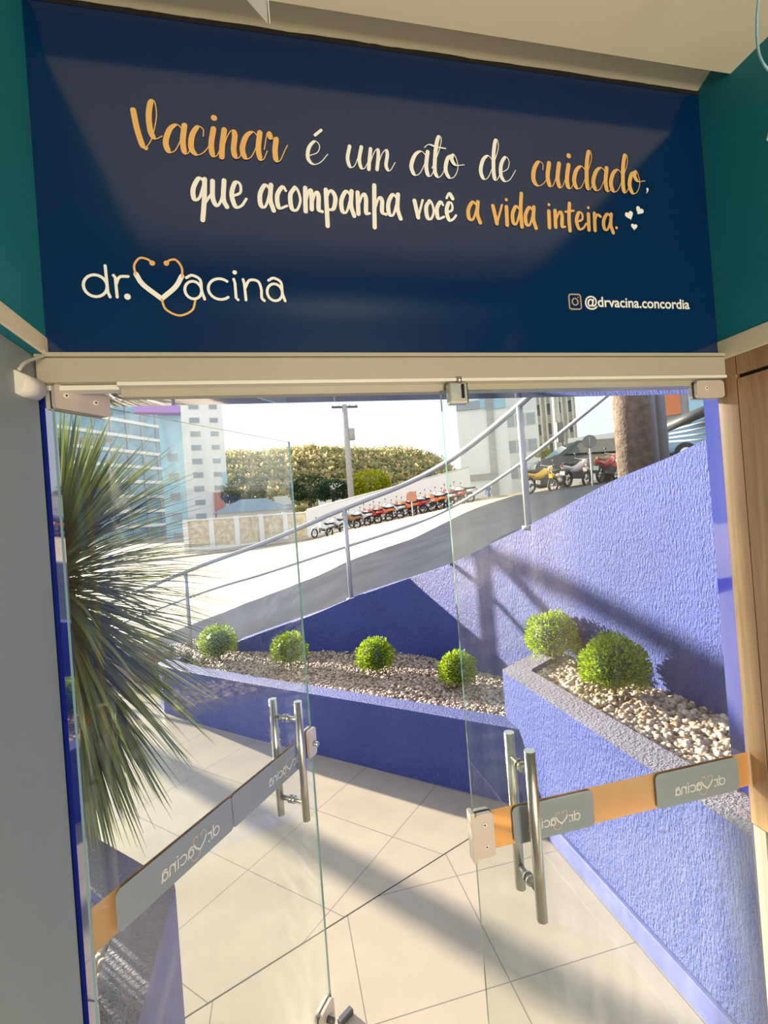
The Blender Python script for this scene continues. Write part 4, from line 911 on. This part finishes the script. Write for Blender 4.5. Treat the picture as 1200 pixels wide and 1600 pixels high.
t, h = pole('utility_pole', (868, 876), 560, 735, 21, 0.17, M['polec'], 'grey concrete pole in front of the tan tower on the right')
bm = B(); box(bm, (-.16, -.22, h*.25), (.16, -.14, h*.42)); obj('meter_box', bm, M['mesh'], t)
t, h = pole('lamp_post', (667, 669), 738, 800, 33, 0.05, M['mesh'], 'thin dark signal post beyond the street above the motorcycles')
bm = B(); box(bm, (.05, -.12, h-1.6), (.35, .12, h-.2), .04); obj('signal_head', bm, M['mesh'], t)
def roundsign(px, py, D, hz, R_, m, label, colr):
    c_ = at(px, py, D); t = thing('road_sign', label, 'sign', (c_.x, c_.y, c_.z-hz), math.atan2(c_.y-CAM.y, c_.x-CAM.x)-PI/2)
    bm = B(); cyl(bm, (0, 0.02, -0.2), (0, .02, hz+R_*.8), .028, seg=10); obj('post', bm, M['rail'], t)
    bm = B(); cyl(bm, (0, -.0, hz), (0, -.012, hz), R_, seg=32); obj('sign_plate', bm, m, t)
    bm = B(); cyl(bm, (0, -.013, hz-R_), (0, -.013, hz+R_*.7), .02, seg=8); obj('bracket', bm, M['rail'], t)
roundsign(921, 690, 15.0, 1.9, 0.21, M['sign'], 'round grey sign seen from behind in front of the dark minivan', None)
roundsign(643, 776, 24.0, 1.6, 0.27, M['terracotta'], 'round pinkish road sign beside the far motorcycles', None)
# walking people far away
def person(px, py, D, label, m):
    p = at(px, py, D); t = thing('person', label, 'person', (p.x, p.y, p.z))
    bm = B(); sk = bm
    tube(sk, [(0, .0, 1.5), (0, 0, 1.35), (0, 0, 1.05), (0, 0, .86)], lambda u: .07+.12*math.sin(PI*min(1, u+.25)), 10)
    for s in (-1, 1):
        tube(sk, [(s*.09, 0, .9), (s*.10, s*.08, .48), (s*.10, s*.16, .03)], lambda u: .085-.04*u, 8)
        tube(sk, [(s*.19, 0, 1.40), (s*.26, s*-.03, 1.12), (s*.26, s*-.1, .86)], lambda u: .05-.02*u, 8)
        ball(sk, (s*.10, s*.16-.06, .04), .06, 1, (1, 2, .7)); ball(sk, (s*.26, s*-.1, .82), .045, 1)
    tube(sk, [(-.2, 0, 1.42), (0, 0, 1.46), (.2, 0, 1.42)], .055, 8); ball(sk, (0, 0, 1.62), .105, 2, (.85, .95, 1.15))
    obj('body', bm, m, t); bm = B(); ball(bm, (0, .015, 1.66), .112, 2, (.86, .95, .95)); obj('hair', bm, M['rubber'], t)
person(765, 786, 44, 'person in blue clothes walking far down the street near the middle rail', M['cloth'])

# ------------------------------------------------------------------ background buildings
def frame_at(px, D, zb=0.0):
    p = at(px, 815, D); return Vector((p.x, p.y, zb)), math.atan2(p.y-CAM.y, p.x-CAM.x)-PI/2
def block(name, label, px0, px1, D, z0, ztop, depth, m, cat='building', turn=0.0):
    pc, rz = frame_at((px0+px1)/2, D, z0); t = thing(name, label, cat, pc, rz+turn); w = (px1-px0)/FPX*D/math.cos(math.atan(((px0+px1)/2-600)/FPX))
    bm = B(); box(bm, (-w/2, 0, 0), (w/2, depth, ztop-z0)); obj('wall', bm, m, t); return t, w
def win(t, x, z, w, h, m, y=-0.0, name='window'):
    f = B(); box(f, (x-w/2-.08, y-.06, z-h/2-.08), (x+w/2+.08, y+.02, z+h/2+.08)); o = obj(name, f, M['offwhite'], t)
    g_ = B(); box(g_, (x-w/2, y-.09, z-h/2), (x+w/2, y-.055, z+h/2)); obj('pane', g_, m, o)
# white tower at left
t, w = block('apartment_tower', 'slim white apartment tower with small grey windows left of the hill', 292, 356, 80, -1, 36, 10, M['whitewall'])
for k in range(11):
    z = 2.5+2.3*k*1.0; win(t, -w*.12, z, 1.5, .8, M['palewin']); win(t, w*.30, z, 1.2, .7, M['palewin'])
bm = B(); box(bm, (w*.18, -.3, 1.2), (w*.42, 0, 8.6)); obj('brown_panel', bm, M['terracotta'], t)
bm = B(); box(bm, (w*.42, -.35, 0), (w*.49, 0, 12)); obj('blue_strip', bm, M['bluewall'], t)
# left glass building
gb = thing('office_building', 'blue glazed office building behind the yucca on the left', 'building', (0, 0, 0))
Ap, Bp = Vector((-45.0, 98.0)), Vector((-24.0, 128.0)); dv = (Bp-Ap).normalized(); nv = Vector((-dv.y, dv.x))
def bpt(s, n_, z): q_ = Ap+dv*s+nv*n_; return (q_.x, q_.y, z)
Lg = (Bp-Ap).length
HA, HB = 30.0, 38.0
bm = B(); prism(bm, [bpt(0, 0, 0)[:2], bpt(Lg, 0, 0)[:2], bpt(Lg, 10, 0)[:2], bpt(0, 10, 0)[:2]], -1, 6.0)
for v in bm.verts:
    if v.co.z > 0: v.co.z = HA+(HB-HA)*((Vector((v.co.x, v.co.y))-Ap).dot(dv)/Lg)
obj('wall', bm, M['glassblue'], gb)
for k in range(8):
    z = 3.0+3.4*k; bm = B(); prism(bm, [bpt(-.1, -.3, 0)[:2], bpt(Lg+.1, -.3, 0)[:2], bpt(Lg+.1, .1, 0)[:2], bpt(-.1, .1, 0)[:2]], z, z+.7); obj('white_band', bm, M['whitewall'], gb)
for k in range(9):
    s = Lg*(k+.5)/9; bm = B(); prism(bm, [bpt(s-.2, -.25, 0)[:2], bpt(s+.2, -.25, 0)[:2], bpt(s+.2, .1, 0)[:2], bpt(s-.2, .1, 0)[:2]], -1, HA+(HB-HA)*s/Lg); obj('mullion', bm, M['rail'], gb)
t, w = block('annex_building', 'pale blue narrow building between the yucca and the white tower', 262, 292, 60, -1, 22, 8, M['bluewall'])
bm = B(); box(bm, (-w/2-2.5, -1.5, 17.3), (w/2, 0, 20.5)); obj('lilac_fascia', bm, M['purple'], t)
for k in range(5): win(t, 0, 2.0+2.5*k, 1.2, .9, M['palewin'])
# lattice brick boundary wall, hip roof
t, w = block('boundary_wall', 'yellow brick lattice wall left of the far motorcycles', 300, 478, 33, -.4, 2.3, .3, M['brick'], 'wall')
for k in range(6):
    x = -w/2+w*k/5; bm = B(); box(bm, (x-.16, -.1, 0), (x+.16, .35, 2.85)); obj('pier', bm, M['whitewall'], t)
bm = B(); box(bm, (-w/2, -.06, 2.70), (w/2, .34, 2.80)); obj('coping', bm, M['whitewall'], t)
bm = B(); box(bm, (-w/2, -.05, 0.0), (w/2, .0, .9)); obj('white_base', bm, M['whitewall'], t)
t, w = block('low_house', 'low house with grey-blue hipped roof behind the brick lattice wall', 345, 450, 48, 0, 3.1, 6, M['offwhite'])
bm = B(); v = [bm.verts.new(p) for p in ((-w/2-.4, -.4, 3.1), (w/2+.4, -.4, 3.1), (w/2+.4, 6.4, 3.1), (-w/2-.4, 6.4, 3.1), (-w/2+2.2, 3, 4.5), (w/2-2.2, 3, 4.5))]
for f in ((0, 1, 5, 4), (1, 2, 5), (2, 3, 4, 5), (3, 0, 4), (3, 2, 1, 0)): bm.faces.new([v[i] for i in f])
obj('roof', bm, M['roofblue'], t)
# long white wall behind motorcycles
pA, pB_ = at(480, 815, 31.5), at(738, 797, 28.8)
lw = thing('street_wall', 'long white wall running behind the row of far motorcycles', 'wall', (pA.x, pA.y, 0))
d_ = Vector((pB_.x-pA.x, pB_.y-pA.y, 0)); Lw = d_.length; lw.rotation_euler = (0, 0, math.atan2(d_.y, d_.x))
bm = B(); vv = [(0, 0, .2), (Lw, 0, 1.8), (Lw, 0, 4.2), (0, 0, 2.4)]; a_ = [bm.verts.new(p) for p in vv]; b_ = [bm.verts.new((p[0], .25, p[2])) for p in vv]
bm.faces.new(a_); bm.faces.new(b_[::-1])
for i in range(4): bm.faces.new((a_[i], b_[i], b_[(i+1)%4], a_[(i+1)%4]))
bmesh.ops.recalc_face_normals(bm, faces=bm.faces); obj('wall', bm, M['whitewall'], lw)
bm = B(); tube(bm, [(0, .12, 2.45), (Lw, .12, 4.25)], .07, 6); obj('coping', bm, M['offwhite'], lw)
# small white houses on the hill foot
for (a0, a1, D, z1, lb) in ((500, 540, 85, 8.4, 'small white house at the foot of the wooded hill left of the utility pole'), (432, 458, 70, 5.6, 'tiny white house among the trees behind the door edge'), (690, 735, 60, 6.4, 'plain white low building right of the hill')):
    t, w = block('white_house', lb, a0, a1, D, 0, z1, 6, M['whitewall'], 'house')
    for x in (-.25, .25): win(t, x*w, z1-1.6, .9, .6, M['palewin'])
# right-hand buildings
t, w = block('clinic_building', 'white building with sky-blue glazed top and grey column in the right background', 728, 802, 48, 1.5, 18, 5, M['whitewall'])
bm = B(); box(bm, (w*.10, -.3, 0), (w*.24, 0, 16)); obj('grey_column', bm, M['polec'], t)
bm = B(); box(bm, (-w/2, -.2, 3.0), (w*.1, 0, 3.6)); obj('grey_band', bm, M['polec'], t)
bm = B(); box(bm, (-w*.02, -.15, 10.2), (w*.1, 0, 13)); obj('blue_glazing', bm, M['bluewall'], t); bm = B(); box(bm, (w*.24, -.15, 10.0), (w*.5, 0, 13)); obj('blue_glazing', bm, M['bluewall'], t)
bm = B(); box(bm, (-w/2, -.2, 10.2), (-w*.02, 0, 11.0)); obj('grey_band', bm, M['rail'], t)
t, w = block('office_tower', 'tan gridded tower behind the grey pole on the right', 850, 908, 62, 1.5, 26, 10, M['tan'])
for k in range(8):
    bm = B(); x = -w/2+w*(k+.5)/8; box(bm, (x-.12, -.25, 4), (x+.12, 0, 24)); obj('fin', bm, M['offwhite'], t)
for k in range(7): 
    for j in range(4): win(t, -w/2+w*(j+.5)/4, 4.6+2.6*k, w/4*.62, 1.5, M['darkwin'])
t, w = block('white_block', 'bright white block between the blue-topped building and the tan tower', 800, 850, 55, 1.5, 15, 8, M['whitewall'])
for k in range(3):
    for j in range(3): win(t, -w*.3+w*.3*j, 4+3*k, .9, 1.3, M['palewin'])
t, w = block('white_block', 'white house with red sign panel just left of the brown pillar', 906, 1000, 36, 2.0, 6.6, 6, M['whitewall'])
bm = B(); box(bm, (w*.12, -.2, 3.0), (w*.30, 0, 4.2)); obj('red_panel', bm, M['terracotta'], t)
for x in (-.3, -.15, 0): win(t, w*x, 3.2, .5, .7, M['palewin'])
t, w = block('shop_building', 'grey and white shop front with orange panel right of the steel pipes', 1038, 1130, 16, 2.4, 9, 4, M['polec'])
bm = B(); box(bm, (-w*.45, -.12, 2.0), (-w*.05, 0, 2.7)); obj('orange_panel', bm, M['orangep'], t)
bm = B(); box(bm, (-w*.45, -.1, 3.6), (-w*.1, 0, 3.9)); obj('white_panel', bm, M['whitewall'], t); bm = B(); box(bm, (.05*w, -.15, -1), (w*.35, 0, 6)); obj('blue_column', bm, M['bluewall'], t)
# dark diagonal steel canopy beam at right
cb = thing('canopy_beam', 'dark riveted steel beam slanting above the pale blue car at the right edge', 'beam')
a_, b_ = at(1040, 668, 6.5), at(1125, 632, 6.0); bm = B(); tube(bm, [a_, b_], .07, 4); obj('girder', bm, M['mesh'], cb)
for k in range(4):
    a2, b2 = at(1046, 672+6*k, 6.9), at(1120, 655+10*k, 6.3); bm = B(); tube(bm, [a2, b2], .015, 6); obj('strut', bm, M['rail'], cb)

# ------------------------------------------------------------------ trees and hill
def crown(bm, c, r, n, ls, sc=(1,1,.8)):
    for i in range(n):
        d = Vector((random.gauss(0,1), random.gauss(0,1), random.gauss(0,1))).normalized(); k = random.uniform(.7, 1.0)*(1+.25*noise.noise(d*2.3+Vector(c)))
        p = Vector(c)+Vector((d.x*r*k*sc[0], d.y*r*k*sc[1], d.z*r*k*sc[2])); dd = (d+Vector((random.gauss(0,.5), random.gauss(0,.5), random.gauss(0,.5)))).normalized(); leaf(bm, p, dd, Vector((0,0,1)), ls, ls*.7)
def tree(px, py, D, r, m, label, n=1500, ls=.35, cat='tree'):
    p = at(px, py, D); base = 0.3; t = thing('broadleaf_tree', label, cat, (p.x, p.y, base), 0, 'trees beyond the street')
    bm = B(); crown(bm, (0, 0, p.z-base), r, n, ls, (1.3, 1, .8)); crown(bm, (r*.8, 0, p.z-base-r*.3), r*.6, n//2, ls); crown(bm, (-r*.8, 0, p.z-base-r*.3), r*.6, n//2, ls); obj('foliage', bm, m, t)
    bm = B(); cyl(bm, (0, 0, -.5), (0, 0, p.z-base), .18, seg=8); obj('trunk', bm, M['bark'], t)
tree(484, 762, 68, 2.2, M['treeA'], 'dark green bushy tree left of the utility pole', 1600)
tree(520, 765, 60, 1.5, M['treeA'], 'dark evergreen tree close to the left side of the utility pole', 1000)
tree(578, 754, 58, 1.9, M['treeB'], 'bright yellow-green tree right of the utility pole', 1600)
tree(380, 765, 70, 2.3, M['treeA'], 'green tree right of the white tower behind the hipped roof', 1300)
tree(952, 716, 30, .45, M['treeA'], 'small dark bush left of the brown pillar', 500, .15, 'bush'); tree(848, 706, 40, .5, M['treeB'], 'small yellow-green bush in front of the white block', 500, .15, 'bush')
# wooded hill
hb = B(); rows = []; crest = {340: 716, 380: 712, 430: 712, 470: 708, 500: 704, 530: 706, 580: 708, 620: 706, 660: 712, 690: 722, 730: 760, 780: 800}
ks = sorted(crest)
def crest_y(px):
    px = max(ks[0], min(ks[-1], px))
    for a_, b_ in zip(ks, ks[1:]):
        if a_ <= px <= b_: u = (px-a_)/(b_-a_); return crest[a_]*(1-u)+crest[b_]*u
nx, ny = 60, 14
for i in range(nx+1):
    px = 330+480*i/nx; row = []
    for j in range(ny+1):
        D = 110+110*j/ny; pt = at(px, 815, D); top_ = at(px, crest_y(px), 220).z; h = 1+(top_-1)*(math.sin(PI/2*min(1, j/ny)))**1.3
        row.append(hb.verts.new((pt.x, pt.y, h-1.5+1.2*noise.noise(Vector((pt.x*.06, pt.y*.06, 0))))))
    rows.append(row)
for r0, r1 in zip(rows, rows[1:]):
    for j in range(ny): hb.faces.new((r0[j], r0[j+1], r1[j+1], r1[j]))
pts = [(f.calc_center_median().copy(), f.calc_area()) for f in hb.faces]
o = structure('hillside', hb, M['treeA'], label='wooded hillside in the distance'); o['category'] = 'hill'
bm = B()
for c_, ar in pts:
    for k in range(4):
        cc = c_+Vector((random.uniform(-3, 3), random.uniform(-4, 4), random.uniform(0, 1.2))); rr_ = random.uniform(1.3, 2.4)
        crown(bm, cc, rr_, 16, 1.4)
tag(obj('hill_woodland', bm, M['hill']), 'dense green and yellow woodland covering the distant hill', 'woodland', None, 'stuff')

# ------------------------------------------------------------------ things hanging from the ceiling indoors
hc = B(); tube(hc, cr_spline([at(1190, -25, .62), at(1184, 10, .62), at(1183, 60, .62), at(1190, 95, .60), at(1215, 122, .6), at(1240, 130, .6)], 8), 0.0016, 8)
tag(obj('hanging_cable', hc, M['cable'], smooth=True), 'thin pale blue cable looping down from the ceiling at top right', 'cable')
sp = thing('ceiling_spotlight', 'tip of a white lamp shade at the right edge against the teal wall', 'lamp', at(1216, 214, .75))
bm = B(); cyl(bm, (-0.022, 0, -0.006), (0.04, 0.01, 0.03), 0.0015, 0.03, seg=24); obj('lamp_shade', bm, M['plastic'], sp)
bm = B(); cyl(bm, (0.04, .01, .03), (0.05, .01, 1.0), 0.002, seg=8); obj('cord', bm, M['plastic'], sp)
pdn = thing('paper_pendant', 'pointed translucent pendant hanging at the top left of the ceiling', 'pendant', at(418, 37, .62))
R3 = [(0, 0, 0), (-0.03, 0.01, 0.045), (0.004, 0.012, 0.06), (0.0, -0.02, 0.055)]
bm = B(); v = [bm.verts.new(p) for p in R3]
for f in ((0, 1, 2), (0, 2, 3), (0, 3, 1), (1, 3, 2)): bm.faces.new([v[i] for i in f])
obj('shade', bm, M['frost'], pdn); bm = B(); cyl(bm, (0.003, 0, 0), (0.003, 0, .25), .0006, seg=6); obj('thread', bm, M['plastic'], pdn)

# small grey door stop on the floor
q = onz(540, 1592, 0.0); ds = B(); box(ds, (-.03, -.012, 0), (.03, .012, .02), .004)
o = obj('door_stop', ds, M['mesh']); o.location = (q.x, q.y, 0); o.rotation_euler = (0, 0, .6); tag(o, 'small grey metal floor catch beside the foot of the open door', 'door stop')

# unseen post, arm and board, added to cast shade on floor, wall and panelling
_S = SUN_DIR; _n = Vector((_S.y, -_S.x, 0)).normalized(); _w = _n.cross(_S)
if _w.z < 0: _w = -_w
def sp_(s_, u_, t_=11.0): return _n*s_+_w*u_+_S*t_
bm = B(); a_ = sp_(0.74, 1.0); cyl(bm, (a_.x, a_.y, -0.3), a_, 0.10, seg=16); tube(bm, [sp_(0.74, 0.96), sp_(1.8, 0.98), sp_(3.4, 1.12)], 0.085, 12)
structure('trim_22', bm, M['rail'], label='unseen steel post with a level arm, added left of the view to cast shade')
bm = B(); c0, c1, c2, c3 = sp_(0.20, 0.98), sp_(0.66, 1.02), sp_(0.66, 2.3), sp_(0.20, 2.3)
f_ = bm.faces.new([bm.verts.new(p) for p in (c0, c1, c2, c3)]); ex = bmesh.ops.extrude_face_region(bm, geom=[f_]); bmesh.ops.translate(bm, verts=[v for v in ex['geom'] if isinstance(v, bmesh.types.BMVert)], vec=_S*0.05)
structure('trim_23', bm, M['rail'], label='unseen steel board added left of the view to shade the wood panelling')
